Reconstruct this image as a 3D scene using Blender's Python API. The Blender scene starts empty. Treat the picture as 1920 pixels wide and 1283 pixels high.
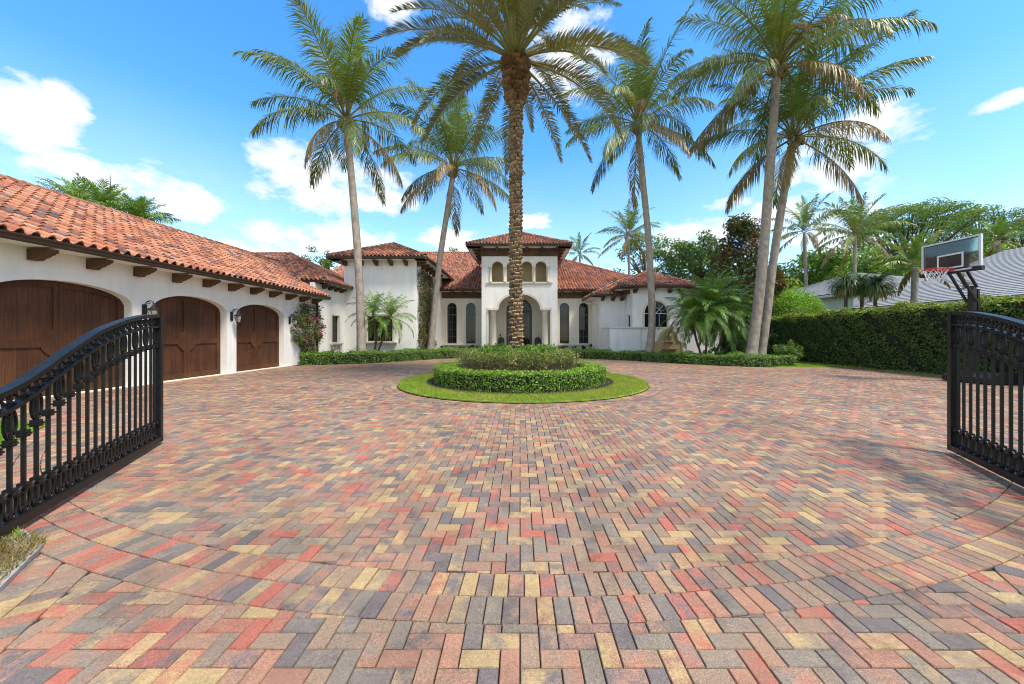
import bpy, math, random
import numpy as np
from mathutils import Vector, Matrix
from mathutils.geometry import tessellate_polygon

# ------------------------------------------------------------------ camera, sky, sun
SC = bpy.context.scene
COL = SC.collection
R = math.radians
FX, CXP, CYP, EYE = 660.0, 975.0, 630.0, 1.6      # focal length and principal point measured on the 1920 px photograph, eye height

cam_d = bpy.data.cameras.new('camera')
cam = bpy.data.objects.new('camera', cam_d); COL.objects.link(cam)
cam.location = (0, 0, EYE); cam.rotation_euler = (R(90), 0, 0)
cam_d.sensor_width = 36.0; cam_d.lens = 36.0 * FX / 1920
cam_d.shift_x = -(CXP - 960) / 1920; cam_d.shift_y = -(641.5 - CYP) / 1920
cam_d.clip_start = 0.05; cam_d.clip_end = 4000
SC.camera = cam

SUN_AZ, SUN_EL = 128.0, 59.0
SC.view_settings.view_transform = 'Standard'; SC.view_settings.look = 'None'
SC.view_settings.exposure = 1.42; SC.view_settings.gamma = 1.0
SC.view_settings.use_curve_mapping = False
SC.cycles.filter_width = 1.0

sun_d = bpy.data.lights.new('sun', 'SUN'); sun_d.energy = 1.95; sun_d.angle = R(12.0); sun_d.color = (1.0, 0.93, 0.82)
sun = bpy.data.objects.new('sun', sun_d); COL.objects.link(sun)
sd = Vector((math.sin(R(SUN_AZ)) * math.cos(R(SUN_EL)), math.cos(R(SUN_AZ)) * math.cos(R(SUN_EL)), math.sin(R(SUN_EL))))
sun.rotation_euler = sd.to_track_quat('Z', 'Y').to_euler(); sun.location = (30, -20, 60)

def make_world():
    w = bpy.data.worlds.new('World'); SC.world = w; w.use_nodes = True
    nt = w.node_tree; N = nt.nodes; L = nt.links; N.clear()
    out = N.new('ShaderNodeOutputWorld'); bg = N.new('ShaderNodeBackground'); bg.inputs['Strength'].default_value = 0.145
    L.new(bg.outputs[0], out.inputs[0])
    sky = N.new('ShaderNodeTexSky'); sky.sky_type = 'NISHITA'; sky.sun_disc = False
    sky.sun_elevation = R(SUN_EL); sky.sun_rotation = R(SUN_AZ); sky.air_density = 1.0; sky.dust_density = 0.4; sky.ozone_density = 1.6
    hs = N.new('ShaderNodeHueSaturation'); hs.inputs['Saturation'].default_value = 1.34; hs.inputs['Value'].default_value = 0.93
    hs.inputs['Hue'].default_value = 0.496
    L.new(sky.outputs[0], hs.inputs['Color'])
    tc = N.new('ShaderNodeTexCoord'); sep = N.new('ShaderNodeSeparateXYZ'); L.new(tc.outputs['Generated'], sep.inputs[0])
    def M(op, a, b=None, c=None):
        n = N.new('ShaderNodeMath'); n.operation = op
        for i, v in enumerate((a, b, c)):
            if v is None: continue
            if isinstance(v, (int, float)): n.inputs[i].default_value = v
            else: L.new(v, n.inputs[i])
        return n.outputs[0]
    az = M('ARCTAN2', sep.outputs[0], sep.outputs[1]); el = M('ARCSINE', sep.outputs[2])
    # large warped noise breaks up the outline of the clouds
    cv = N.new('ShaderNodeCombineXYZ'); L.new(az, cv.inputs[0]); L.new(M('MULTIPLY', el, 1.7), cv.inputs[1])
    n1 = N.new('ShaderNodeTexNoise'); n1.inputs['Scale'].default_value = 9.0; n1.inputs['Detail'].default_value = 9; n1.inputs['Roughness'].default_value = 0.62
    L.new(cv.outputs[0], n1.inputs['Vector'])
    clouds = [(40,215,150,62),(130,200,60,40),(250,350,170,62),(345,385,90,40),(590,345,150,62),(700,360,110,45),(520,450,110,42),
              (660,446,110,40),(1065,108,95,60),(1868,192,75,18),(1580,290,150,75),(1570,430,120,70),(735,15,50,25),(1305,450,95,45),
              (850,448,90,26),(1000,416,50,18),(1365,383,60,18),(1440,420,110,50),(450,470,80,30)]
    far = [(-2.6,.22,.5,.12),(2.5,.3,.45,.14),(3.05,.15,.5,.1),(-1.7,.25,.4,.12),(1.6,.2,.4,.12),(-2.1,.7,.3,.16),(2.0,.8,.3,.15)]
    ell = []
    for px, py, rx, ry in clouds:
        a = math.atan((px - CXP) / FX); e = math.atan((CYP - py) / FX * math.cos(a))
        ell.append((a, e, rx / FX * math.cos(a) ** 2, ry / FX * math.cos(a)))
    dens = None
    for a, e, ra, re in ell + far:
        da = M('DIVIDE', M('SUBTRACT', az, a), ra); de = M('DIVIDE', M('SUBTRACT', el, e), re)
        v = M('SUBTRACT', 1.0, M('MULTIPLY_ADD', da, da, M('MULTIPLY', de, de)))
        dens = v if dens is None else M('MAXIMUM', dens, v)
    # scattered cumulus over the rest of the sky, above and behind
    n3 = N.new('ShaderNodeTexNoise'); n3.inputs['Scale'].default_value = 1.6; n3.inputs['Detail'].default_value = 3
    L.new(tc.outputs['Generated'], n3.inputs['Vector'])
    rest = N.new('ShaderNodeMapRange'); L.new(el, rest.inputs[0]); rest.inputs[1].default_value = .8; rest.inputs[2].default_value = 1.0; rest.inputs[3].default_value = 0; rest.inputs[4].default_value = 1
    back = N.new('ShaderNodeMapRange'); L.new(sep.outputs[1], back.inputs[0]); back.inputs[1].default_value = .3; back.inputs[2].default_value = -.1; back.inputs[3].default_value = 0; back.inputs[4].default_value = 1
    where = M('MAXIMUM', rest.outputs[0], back.outputs[0])
    gen = M('SUBTRACT', M('MULTIPLY', M('MULTIPLY', M('SUBTRACT', n3.outputs['Fac'], .40), 6.0), where), M('MULTIPLY', M('SUBTRACT', 1.0, where), 1.2))
    dens = M('MAXIMUM', dens, gen)
    dens = M('MAXIMUM', dens, -1.2)
    d = M('ADD', dens, M('MULTIPLY', M('SUBTRACT', n1.outputs['Fac'], 0.52), 4.0))
    mr = N.new('ShaderNodeMapRange'); mr.interpolation_type = 'SMOOTHSTEP'; L.new(d, mr.inputs[0])
    mr.inputs[1].default_value = -0.1; mr.inputs[2].default_value = 0.85; mr.inputs[3].default_value = 0; mr.inputs[4].default_value = 0.93
    # thin veil near the horizon
    n2 = N.new('ShaderNodeTexNoise'); n2.inputs['Scale'].default_value = 3.0; n2.inputs['Detail'].default_value = 5
    L.new(cv.outputs[0], n2.inputs['Vector'])
    veil = M('MULTIPLY', M('SUBTRACT', 1.0, M('MINIMUM', M('MULTIPLY', M('ABSOLUTE', el), 2.1), 1.0)), M('MULTIPLY', n2.outputs['Fac'], 0.95))
    mask = M('MAXIMUM', mr.outputs[0], veil)
    shade = N.new('ShaderNodeMixRGB'); L.new(n1.outputs['Fac'], shade.inputs[0])
    shade.inputs[1].default_value = (2.6, 2.75, 2.9, 1); shade.inputs[2].default_value = (3.1, 3.1, 3.1, 1)
    mix = N.new('ShaderNodeMixRGB'); L.new(mask, mix.inputs[0]); L.new(hs.outputs[0], mix.inputs[1]); L.new(shade.outputs[0], mix.inputs[2])
    L.new(mix.outputs[0], bg.inputs['Color'])
make_world()

# ------------------------------------------------------------------ helpers
def at(px, py, Y):
    return Vector(((px - CXP) * Y / FX, Y, EYE + (CYP - py) * Y / FX))
def gx(px, Y):
    return (px - CXP) * Y / FX

def tag(o, label=None, cat=None, group=None, kind=None):
    if label: o['label'] = label
    if cat: o['category'] = cat
    if group: o['group'] = group
    if kind: o['kind'] = kind
    return o
def thing(name, label, cat, loc=(0, 0, 0), rotz=0, group=None):
    o = bpy.data.objects.new(name, None); COL.objects.link(o)
    o.empty_display_size = 0.2
    o.location = loc; o.rotation_euler = (0, 0, rotz)
    return tag(o, label, cat, group)
def link(name, me, parent=None):
    o = bpy.data.objects.new(name, me); COL.objects.link(o)
    if parent is not None: o.parent = parent
    return o
def top(o):
    while o.parent is not None: o = o.parent
    return o
def kids(o):
    return [c for c in bpy.data.objects if c.parent == o]
def copy_tree(root, loc, rotz=None):
    r = root.copy(); COL.objects.link(r); r.location = loc
    if rotz is not None: r.rotation_euler = (0, 0, rotz)
    for ch in kids(root):
        c = ch.copy(); COL.objects.link(c); c.parent = r
        for g in kids(ch):
            d = g.copy(); COL.objects.link(d); d.parent = c
    return r

class NB:
    """numpy mesh builder: chunks of vertices with faces of 3, 4 or more corners, material index and point colour attributes"""
    def __init__(s): s.V = []; s.F = []; s.M = []; s.A = {}; s.n = 0
    def add(s, v, faces, mi=0, **attrs):
        v = np.asarray(v, dtype=np.float32).reshape(-1, 3)
        if not isinstance(faces, (list, tuple)) or (len(faces) and isinstance(faces[0], (list, tuple)) and isinstance(faces[0][0], int)):
            if isinstance(faces, (list, tuple)):
                by = {}
                for f in faces: by.setdefault(len(f), []).append(f)
                faces = [np.array(x) for x in by.values()]
            else: faces = [faces]
        for f in faces:
            f = np.asarray(f, dtype=np.int32)
            s.F.append(f + s.n); s.M.append(np.full(len(f), mi, dtype=np.int32))
        for k, a in attrs.items():
            a = np.asarray(a, dtype=np.float32)
            if a.ndim == 1: a = np.tile(a, (len(v), 1))
            if a.shape[1] == 3: a = np.hstack([a, np.ones((len(a), 1), np.float32)])
            s.A.setdefault(k, []).append(a)
        s.V.append(v); s.n += len(v)
    def mesh(s, name, mats, smooth=False, off=None):
        me = bpy.data.meshes.new(name)
        V = np.concatenate(s.V)
        if off is not None: V = V - np.asarray(off, dtype=np.float32)
        me.vertices.add(len(V)); me.vertices.foreach_set('co', V.astype(np.float32).ravel())
        loops = np.concatenate([f.ravel() for f in s.F])
        tot = np.concatenate([np.full(len(f), f.shape[1], dtype=np.int32) for f in s.F])
        me.loops.add(len(loops)); me.loops.foreach_set('vertex_index', loops)
        st = np.zeros(len(tot), dtype=np.int32); st[1:] = np.cumsum(tot)[:-1]
        me.polygons.add(len(tot)); me.polygons.foreach_set('loop_start', st); me.polygons.foreach_set('loop_total', tot)
        me.polygons.foreach_set('material_index', np.concatenate(s.M))
        me.polygons.foreach_set('use_smooth', np.full(len(tot), bool(smooth), dtype=bool))
        me.update(calc_edges=True)
        for k, a in s.A.items():
            at_ = me.attributes.new(k, 'FLOAT_COLOR', 'POINT'); at_.data.foreach_set('color', np.concatenate(a).ravel())
        for m in (mats if isinstance(mats, (list, tuple)) else [mats]): me.materials.append(m)
        return me
    def build(s, name, mats, parent=None, smooth=False):
        off = None
        if parent is not None:
            t = top(parent); off = tuple(t.location)
        return link(name, s.mesh(name, mats, smooth, off), parent)

class MB(NB):
    """shapes on top of NB"""
    def box(s, x0, y0, z0, x1, y1, z1, mi=0, **k):
        v = [(x0,y0,z0),(x1,y0,z0),(x1,y1,z0),(x0,y1,z0),(x0,y0,z1),(x1,y0,z1),(x1,y1,z1),(x0,y1,z1)]
        s.add(v, np.array([(0,3,2,1),(4,5,6,7),(0,1,5,4),(1,2,6,5),(2,3,7,6),(3,0,4,7)]), mi, **k)
    def bar(s, p, q, w, h, up=(0, 0, 1), mi=0, **k):
        p, q, up = Vector(p), Vector(q), Vector(up)
        t = (q - p).normalized(); a = t.cross(up)
        if a.length < 1e-4: a = t.cross(Vector((1, 0, 0)))
        a.normalize(); b = a.cross(t).normalized()
        v = [c + a * (sx * w / 2) + b * (sy * h / 2) for c in (p, q) for sx, sy in ((-1,-1),(1,-1),(1,1),(-1,1))]
        s.add([tuple(x) for x in v], np.array([(0,1,2,3),(7,6,5,4),(0,4,5,1),(1,5,6,2),(2,6,7,3),(3,7,4,0)]), mi, **k)
    def tube(s, pts, rad, n=8, mi=0, caps=True, closed=False, flat=1.0, **k):
        P = np.array([tuple(p) for p in pts], dtype=float); m = len(P)
        r = np.full(m, rad, dtype=float) if np.isscalar(rad) else np.array(rad, dtype=float)
        T = np.roll(P, -1, 0) - np.roll(P, 1, 0) if closed else np.gradient(P, axis=0)
        T /= np.linalg.norm(T, axis=1)[:, None] + 1e-9
        a = np.cross(T[0], (0, 0, 1.0))
        if np.linalg.norm(a) < 1e-3: a = np.cross(T[0], (1.0, 0, 0))
        a /= np.linalg.norm(a); V = []
        ang = np.linspace(0, 2 * math.pi, n, endpoint=False) + math.pi / n
        for i in range(m):
            a = a - T[i] * a.dot(T[i]); a /= np.linalg.norm(a) + 1e-9
            b = np.cross(T[i], a)
            V.append(P[i] + r[i] * (np.cos(ang)[:, None] * a + flat * np.sin(ang)[:, None] * b))
        V = np.concatenate(V); F = []
        mm = m if closed else m - 1
        for i in range(mm):
            j = (i + 1) % m
            for q in range(n): F.append((i*n+q, i*n+(q+1) % n, j*n+(q+1) % n, j*n+q))
        F = [np.array(F)]
        if caps and not closed:
            F.append(np.array([list(range(n))[::-1], [(m-1)*n+q for q in range(n)]]))
        s.add(V, F, mi, **k)
    def lathe(s, prof, c=(0, 0, 0), n=16, mi=0, sx=1, sy=1, **k):
        V = []; F = []
        for r, z in prof:
            for q in range(n):
                a = 2 * math.pi * q / n; V.append((c[0] + sx * r * math.cos(a), c[1] + sy * r * math.sin(a), c[2] + z))
        m = len(prof)
        for i in range(m - 1):
            for q in range(n): F.append((i*n+q, i*n+(q+1) % n, (i+1)*n+(q+1) % n, (i+1)*n+q))
        s.add(V, [np.array(F), np.array([list(range(n))[::-1], [(m-1)*n+q for q in range(n)]])], mi, **k)
    def slab(s, o, U, Nn, outer, holes=(), t=0.1, mi=0, Zv=(0, 0, 1), **k):
        """a plate with holes: loops in (u, z), front face at o, thickness t behind it"""
        o, U, Nn, Zv = Vector(o), Vector(U), Vector(Nn), Vector(Zv)
        loops = [outer] + list(holes)
        tr = tessellate_polygon([[Vector((a, b, 0)) for a, b in l] for l in loops])
        flat = [p for l in loops for p in l]; n = len(flat)
        fr = [o + U * a + Zv * b for a, b in flat]; bk = [p - Nn * t for p in fr]
        ft, bt = [], []
        for a, b, c in tr:
            nn = (fr[b] - fr[a]).cross(fr[c] - fr[a])
            if nn.length < 1e-10: continue
            if nn.dot(Nn) < 0: a, c = c, a
            ft.append((a, b, c)); bt.append((n + c, n + b, n + a))
        q = []; i0 = 0
        for l in loops:
            m = len(l)
            for i in range(m):
                a, b = i0 + i, i0 + (i + 1) % m
                q.append((a, b, n + b, n + a))
            i0 += m
        s.add([tuple(p) for p in fr + bk], [np.array(ft + bt), np.array(q)], mi, **k)
    def band(s, o, U, Nn, inner, outer, t=0.05, mi=0, closed=False, **k):
        """a raised strip between two matching paths in (u, z), standing proud of o by t"""
        o, U, Nn = Vector(o), Vector(U), Vector(Nn); Zv = Vector((0, 0, 1))
        pt = lambda p, d: tuple(o + U * p[0] + Zv * p[1] + Nn * d)
        m = len(inner); V = [pt(p, t) for p in inner] + [pt(p, t) for p in outer] + [pt(p, .0006) for p in inner] + [pt(p, -.02) for p in outer]
        F = []
        for i in range(m if closed else m - 1):
            j = (i + 1) % m
            F += [(i, j, m + j, m + i), (2*m+i, 2*m+j, j, i), (m+i, m+j, 3*m+j, 3*m+i)]
        if not closed: F += [(0, m, 3*m, 2*m), (m-1, 2*m+m-1, 3*m+m-1, m+m-1)]
        s.add(V, np.array(F), mi, **k)

def arch(u0, u1, z0, zs, rise, n=18):
    c, r = (u0 + u1) / 2, (u1 - u0) / 2
    pts = [(u0, z0), (u1, z0)]
    for i in range(n + 1):
        a = math.pi * i / n; pts.append((c + r * math.cos(a), zs + rise * math.sin(a)))
    return pts
def arch_path(u0, u1, z0, zs, rise, n=18):
    p = arch(u0, u1, z0, zs, rise, n); return p[1:] + [p[0]]
def rect(u0, u1, z0, z1):
    return [(u0, z0), (u1, z0), (u1, z1), (u0, z1)]

def inside(P, poly):
    P = np.asarray(P); x, y = P[:, 0], P[:, 1]; r = np.zeros(len(P), bool)
    j = len(poly) - 1
    for i in range(len(poly)):
        (xi, yi), (xj, yj) = poly[i], poly[j]
        c = ((yi > y) != (yj > y)) & (x < (xj - xi) * (y - yi) / (yj - yi + 1e-12) + xi)
        r ^= c; j = i
    return r

def nrm(a):
    return a / (np.linalg.norm(a, axis=-1, keepdims=True) + 1e-9)
def leaf_cards(C, Nn, rng, size, ratio=0.5, var=0.35, axis=None, bend=0.0):
    """rhombic leaves: C centres, Nn normals; returns verts, quads"""
    n = len(C)
    if axis is None: axis = rng.normal(size=(n, 3))
    a = nrm(axis - Nn * (axis * Nn).sum(1, keepdims=True)); b = np.cross(Nn, a)
    L = (size * (1 + var * (rng.random(n) * 2 - 1)))[:, None] if np.isscalar(size) else size[:, None]
    W = L * ratio
    V = np.stack([C - a * L * .5, C + b * W * .5 + Nn * L * bend, C + a * L * .5, C - b * W * .5 + Nn * L * bend], 1).reshape(-1, 3)
    return V, np.arange(n * 4).reshape(n, 4)
def tints(rng, n, base, var=0.25, hue=0.12, per=4):
    base = np.asarray(base, float)
    if base.ndim == 1: base = np.tile(base, (n, 1))
    k = (1 + var * (rng.random((n, 1)) * 2 - 1)); h = 1 + hue * (rng.random((n, 3)) * 2 - 1)
    return np.repeat(base * k * h, per, axis=0)

# ------------------------------------------------------------------ materials
def new_mat(name):
    m = bpy.data.materials.new(name); m.use_nodes = True
    nt = m.node_tree; return m, nt, nt.nodes['Principled BSDF']
def node_noise(nt, scale, detail=4, rough=.55, coord='Object', stretch=None):
    tc = nt.nodes.new('ShaderNodeTexCoord'); n = nt.nodes.new('ShaderNodeTexNoise')
    n.inputs['Scale'].default_value = scale; n.inputs['Detail'].default_value = detail; n.inputs['Roughness'].default_value = rough
    if stretch:
        mp = nt.nodes.new('ShaderNodeMapping'); mp.inputs['Scale'].default_value = stretch
        nt.links.new(tc.outputs[coord], mp.inputs[0]); nt.links.new(mp.outputs[0], n.inputs['Vector'])
    else: nt.links.new(tc.outputs[coord], n.inputs['Vector'])
    return n
def ramp(nt, src, stops):
    r = nt.nodes.new('ShaderNodeValToRGB'); e = r.color_ramp.elements
    while len(e) < len(stops): e.new(0.5)
    for i, (p, c) in enumerate(stops):
        e[i].position = p; e[i].color = (c[0], c[1], c[2], 1) if not np.isscalar(c) else (c, c, c, 1)
    nt.links.new(src, r.inputs[0]); return r
def mixc(nt, f, a, b, mode='MIX'):
    m = nt.nodes.new('ShaderNodeMixRGB'); m.blend_type = mode
    for i, v in enumerate((f, a, b)):
        if hasattr(v, 'links') or hasattr(v, 'is_linked'): nt.links.new(v, m.inputs[i])
        elif np.isscalar(v): m.inputs[i].default_value = v
        else: m.inputs[i].default_value = (*v[:3], 1)
    return m.outputs[0]
def bump(nt, src, strength, dist, bsdf, prev=None):
    b = nt.nodes.new('ShaderNodeBump'); b.inputs['Strength'].default_value = strength; b.inputs['Distance'].default_value = dist
    nt.links.new(src, b.inputs['Height'])
    if prev is not None: nt.links.new(prev, b.inputs['Normal'])
    nt.links.new(b.outputs[0], bsdf.inputs['Normal']); return b.outputs[0]
def plain(name, c, rough=.7, scale=6, var=.18, bscale=40, bstr=.2, bdist=.01, metal=0, spec=.4, stretch=None):
    m, nt, b = new_mat(name)
    n = node_noise(nt, scale, 5, stretch=stretch); c = np.array(c)
    r = ramp(nt, n.outputs['Fac'], [(.3, np.clip(c * (1 - var), 0, 1)), (.7, np.clip(c * (1 + var), 0, 1))])
    nt.links.new(r.outputs[0], b.inputs['Base Color'])
    b.inputs['Roughness'].default_value = rough; b.inputs['Metallic'].default_value = metal; b.inputs['Specular IOR Level'].default_value = spec
    if bstr: bump(nt, node_noise(nt, bscale, 4, stretch=stretch).outputs['Fac'], bstr, bdist, b)
    return m
def tinted(name, rough=.6, spec=.35, scale=12, lo=.8, hi=1.15, translucent=0.0, bscale=0, bstr=0, bdist=.01):
    m, nt, b = new_mat(name)
    a = nt.nodes.new('ShaderNodeAttribute'); a.attribute_name = 'tint'
    n = node_noise(nt, scale, 4); r = ramp(nt, n.outputs['Fac'], [(.3, lo), (.7, hi)])
    col = mixc(nt, 1.0, a.outputs['Color'], r.outputs[0], 'MULTIPLY')
    nt.links.new(col, b.inputs['Base Color']); b.inputs['Roughness'].default_value = rough; b.inputs['Specular IOR Level'].default_value = spec
    if bstr: bump(nt, node_noise(nt, bscale, 4).outputs['Fac'], bstr, bdist, b)
    if translucent:
        t = nt.nodes.new('ShaderNodeBsdfTranslucent'); mx = nt.nodes.new('ShaderNodeMixShader'); mx.inputs[0].default_value = translucent
        tcx = mixc(nt, 1.0, col, (1.25, 1.2, .6), 'MULTIPLY'); nt.links.new(tcx, t.inputs['Color'])
        nt.links.new(b.outputs[0], mx.inputs[1]); nt.links.new(t.outputs[0], mx.inputs[2])
        nt.links.new(mx.outputs[0], nt.nodes['Material Output'].inputs[0])
    return m

def paver_mat():
    m, nt, b = new_mat('concrete paver')
    a = nt.nodes.new('ShaderNodeAttribute'); a.attribute_name = 'ca'
    c = nt.nodes.new('ShaderNodeAttribute'); c.attribute_name = 'cb'
    n = node_noise(nt, 8.5, 3, .6); f = ramp(nt, n.outputs['Fac'], [(.36, 0.0), (.64, 1.0)])
    col = mixc(nt, f.outputs[0], a.outputs['Color'], c.outputs['Color'])
    g = node_noise(nt, 210, 3, .75); gr = ramp(nt, g.outputs['Fac'], [(.32, .40), (.5, 1.0), (.68, 1.75)])
    col = mixc(nt, 1.0, col, gr.outputs[0], 'MULTIPLY')
    w = node_noise(nt, 60, 3, .6); wr = ramp(nt, w.outputs['Fac'], [(.3, .8), (.7, 1.2)])
    col = mixc(nt, 1.0, col, wr.outputs[0], 'MULTIPLY')
    st = node_noise(nt, .55, 5, .65); sr = ramp(nt, st.outputs['Fac'], [(.30, .72), (.5, 1.0), (.70, 1.14)])
    col = mixc(nt, 1.0, col, sr.outputs[0], 'MULTIPLY')
    s2 = node_noise(nt, 2.6, 6, .7); s2r = ramp(nt, s2.outputs['Fac'], [(.30, .70), (.46, 1.0), (.70, 1.1)])
    col = mixc(nt, 1.0, col, s2r.outputs[0], 'MULTIPLY')
    nt.links.new(col, b.inputs['Base Color']); b.inputs['Roughness'].default_value = .66; b.inputs['Specular IOR Level'].default_value = .38
    p = bump(nt, g.outputs['Fac'], .5, .004, b); bump(nt, w.outputs['Fac'], .3, .006, b, p)
    return m
def stucco_mat(name, c):
    m, nt, b = new_mat(name)
    n = node_noise(nt, 1.2, 5); r = ramp(nt, n.outputs['Fac'], [(.3, np.array(c) * .94), (.7, np.array(c) * 1.03)])
    st = node_noise(nt, 1.0, 4, stretch=(3, 3, .25)); sr = ramp(nt, st.outputs['Fac'], [(.33, .92), (.6, 1.0)])
    nt.links.new(mixc(nt, 1.0, r.outputs[0], sr.outputs[0], 'MULTIPLY'), b.inputs['Base Color'])
    b.inputs['Roughness'].default_value = .88; b.inputs['Specular IOR Level'].default_value = .2
    p = bump(nt, node_noise(nt, 9, 5, .6).outputs['Fac'], .45, .02, b); bump(nt, node_noise(nt, 60, 3).outputs['Fac'], .25, .006, b, p)
    return m
def wood_mat(name, c, grain=(14, 14, 1.2), rough=.45, var=.4):
    m, nt, b = new_mat(name); c = np.array(c)
    n = node_noise(nt, 2.2, 8, .7, stretch=grain); r = ramp(nt, n.outputs['Fac'], [(.28, c * (1 - var)), (.5, c), (.72, c * (1 + var))])
    k = node_noise(nt, 1.4, 4); kr = ramp(nt, k.outputs['Fac'], [(.35, .75), (.65, 1.2)])
    oi = nt.nodes.new('ShaderNodeObjectInfo'); orr = ramp(nt, oi.outputs['Random'], [(0, .82), (1, 1.18)])
    col = mixc(nt, 1.0, mixc(nt, 1.0, r.outputs[0], kr.outputs[0], 'MULTIPLY'), orr.outputs[0], 'MULTIPLY')
    nt.links.new(col, b.inputs['Base Color']); b.inputs['Roughness'].default_value = rough; b.inputs['Specular IOR Level'].default_value = .35
    bump(nt, n.outputs['Fac'], .35, .006, b); return m
def bark_mat(name, c1, c2, ring=5.0, rstr=.9):
    m, nt, b = new_mat(name)
    n = node_noise(nt, 5, 6, .65, stretch=(1, 1, .5)); r = ramp(nt, n.outputs['Fac'], [(.3, c1), (.7, c2)])
    w = nt.nodes.new('ShaderNodeTexWave'); w.wave_type = 'BANDS'; w.bands_direction = 'Z'
    w.inputs['Scale'].default_value = ring; w.inputs['Distortion'].default_value = 3.0; w.inputs['Detail'].default_value = 2
    tc = nt.nodes.new('ShaderNodeTexCoord'); nt.links.new(tc.outputs['Object'], w.inputs['Vector'])
    wr = ramp(nt, w.outputs['Fac'], [(0, .66), (.4, 1.0), (1, 1.06)])
    nt.links.new(mixc(nt, rstr, r.outputs[0], mixc(nt, 1.0, r.outputs[0], wr.outputs[0], 'MULTIPLY')), b.inputs['Base Color'])
    b.inputs['Roughness'].default_value = .9; b.inputs['Specular IOR Level'].default_value = .15
    p = bump(nt, w.outputs['Fac'], .22, .012, b); bump(nt, node_noise(nt, 22, 4).outputs['Fac'], .5, .02, b, p); return m
def glass_mat(name, c=(.012, .014, .016), rough=.04, spec=.38):
    m, nt, b = new_mat(name); b.inputs['Base Color'].default_value = (*c, 1); b.inputs['Roughness'].default_value = rough
    b.inputs['Specular IOR Level'].default_value = spec
    bump(nt, node_noise(nt, .8, 2).outputs['Fac'], .06, .05, b); return m
def clear_glass(name):
    m, nt, b = new_mat(name)
    g = nt.nodes.new('ShaderNodeBsdfGlossy'); g.inputs['Roughness'].default_value = .03; g.inputs['Color'].default_value = (.9, 1, .95, 1)
    t = nt.nodes.new('ShaderNodeBsdfTransparent'); t.inputs['Color'].default_value = (.93, .97, .95, 1)
    df = nt.nodes.new('ShaderNodeBsdfDiffuse'); df.inputs['Color'].default_value = (.7, .75, .72, 1); m0 = nt.nodes.new('ShaderNodeMixShader'); m0.inputs[0].default_value = .06  # faint diffuse white stands in for hazy reflections on dirty acrylic
    nt.links.new(t.outputs[0], m0.inputs[1]); nt.links.new(df.outputs[0], m0.inputs[2]); t = m0
    fr = nt.nodes.new('ShaderNodeFresnel'); fr.inputs[0].default_value = 1.6
    mx = nt.nodes.new('ShaderNodeMixShader'); nt.links.new(fr.outputs[0], mx.inputs[0]); nt.links.new(t.outputs[0], mx.inputs[1]); nt.links.new(g.outputs[0], mx.inputs[2])
    nt.links.new(mx.outputs[0], nt.nodes['Material Output'].inputs[0]); return m

MT = {}
MT['paver'] = paver_mat()
MT['joint'] = plain('joint sand', (.034, .028, .022), .95, 30, .3)
MT['stucco'] = stucco_mat('white stucco', (.83, .815, .77))
MT['cream'] = stucco_mat('cream stone trim', (.70, .64, .52))
MT['ochre'] = stucco_mat('ochre plaster', (.46, .36, .20))
MT['block'] = stucco_mat('cream stone block', (.66, .61, .49))
MT['tile'] = tinted('clay roof tile', .75, .3, 9, .68, 1.2, bscale=60, bstr=.3)
MT['mortar'] = plain('roof mortar', (.34, .27, .22), .95, 12, .3)
MT['wood'] = wood_mat('stained garage door wood', (.082, .031, .012), (16, 16, .7), .6, .45)
MT['beam'] = wood_mat('rough brown timber', (.095, .048, .021), (6, 6, 6), .7)
MT['gutter'] = plain('brown gutter paint', (.052, .030, .020), .4, 3, .2, bstr=0)
MT['iron'] = plain('black iron paint', (.009, .009, .0095), .42, 14, .35, 70, .15, .003, spec=.3)
MT['black'] = plain('black powder coat', (.014, .014, .015), .4, 9, .2, bstr=0, spec=.5)
MT['glass'] = glass_mat('dark window glass')
MT['frame'] = plain('bronze window frame', (.10, .085, .065), .5, 8, .15, bstr=0)
MT['leaf'] = tinted('leaf', .5, .4, 6, .85, 1.15, .28)
MT['frond'] = tinted('palm leaf', .42, .45, 3, .85, 1.15, .22)
MT['bark'] = bark_mat('grey palm bark', (.22, .185, .145), (.44, .385, .31))
MT['datebark'] = tinted('date palm boots', .9, .15, 14, .6, 1.25, bscale=40, bstr=.6, bdist=.02)
MT['branch'] = bark_mat('tree bark', (.07, .05, .035), (.16, .12, .085), 2, .2)
MT['mulch'] = plain('dark mulch', (.028, .019, .013), .95, 25, .5, 50, .8, .03)
MT['turf'] = plain('turf', (.20, .27, .03), .9, 3, .35, 90, .6, .02)
MT['dryturf'] = plain('dry turf', (.24, .19, .09), .95, 6, .35, 80, .6, .02)
MT['ground'] = plain('open ground', (.09, .12, .04), .95, .3, .3, 20, .4, .05)
MT['concrete'] = plain('kerb concrete', (.33, .31, .28), .9, 7, .25, 60, .4, .01)
MT['grey_tile'] = plain('grey concrete roof tile', (.33, .33, .33), .8, 5, .15, 30, .2)
MT['white'] = plain('white paint', (.76, .78, .78), .5, 4, .04, bstr=0)
MT['sandstone'] = plain('carved yellow stone', (.46, .35, .17), .9, 7, .28, 40, .5, .02)
MT['clear'] = clear_glass('clear backboard')
MT['red'] = plain('orange red rim paint', (.55, .045, .025), .4, 8, .1, bstr=0)
MT['net'] = plain('white net cord', (.8, .8, .8), .8, 30, .05, bstr=0)
MT['silver'] = plain('silver frame', (.66, .68, .70), .4, 6, .06, bstr=0)
MT['nut'] = plain('coconut husk', (.20, .15, .05), .7, 8, .4)
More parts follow.
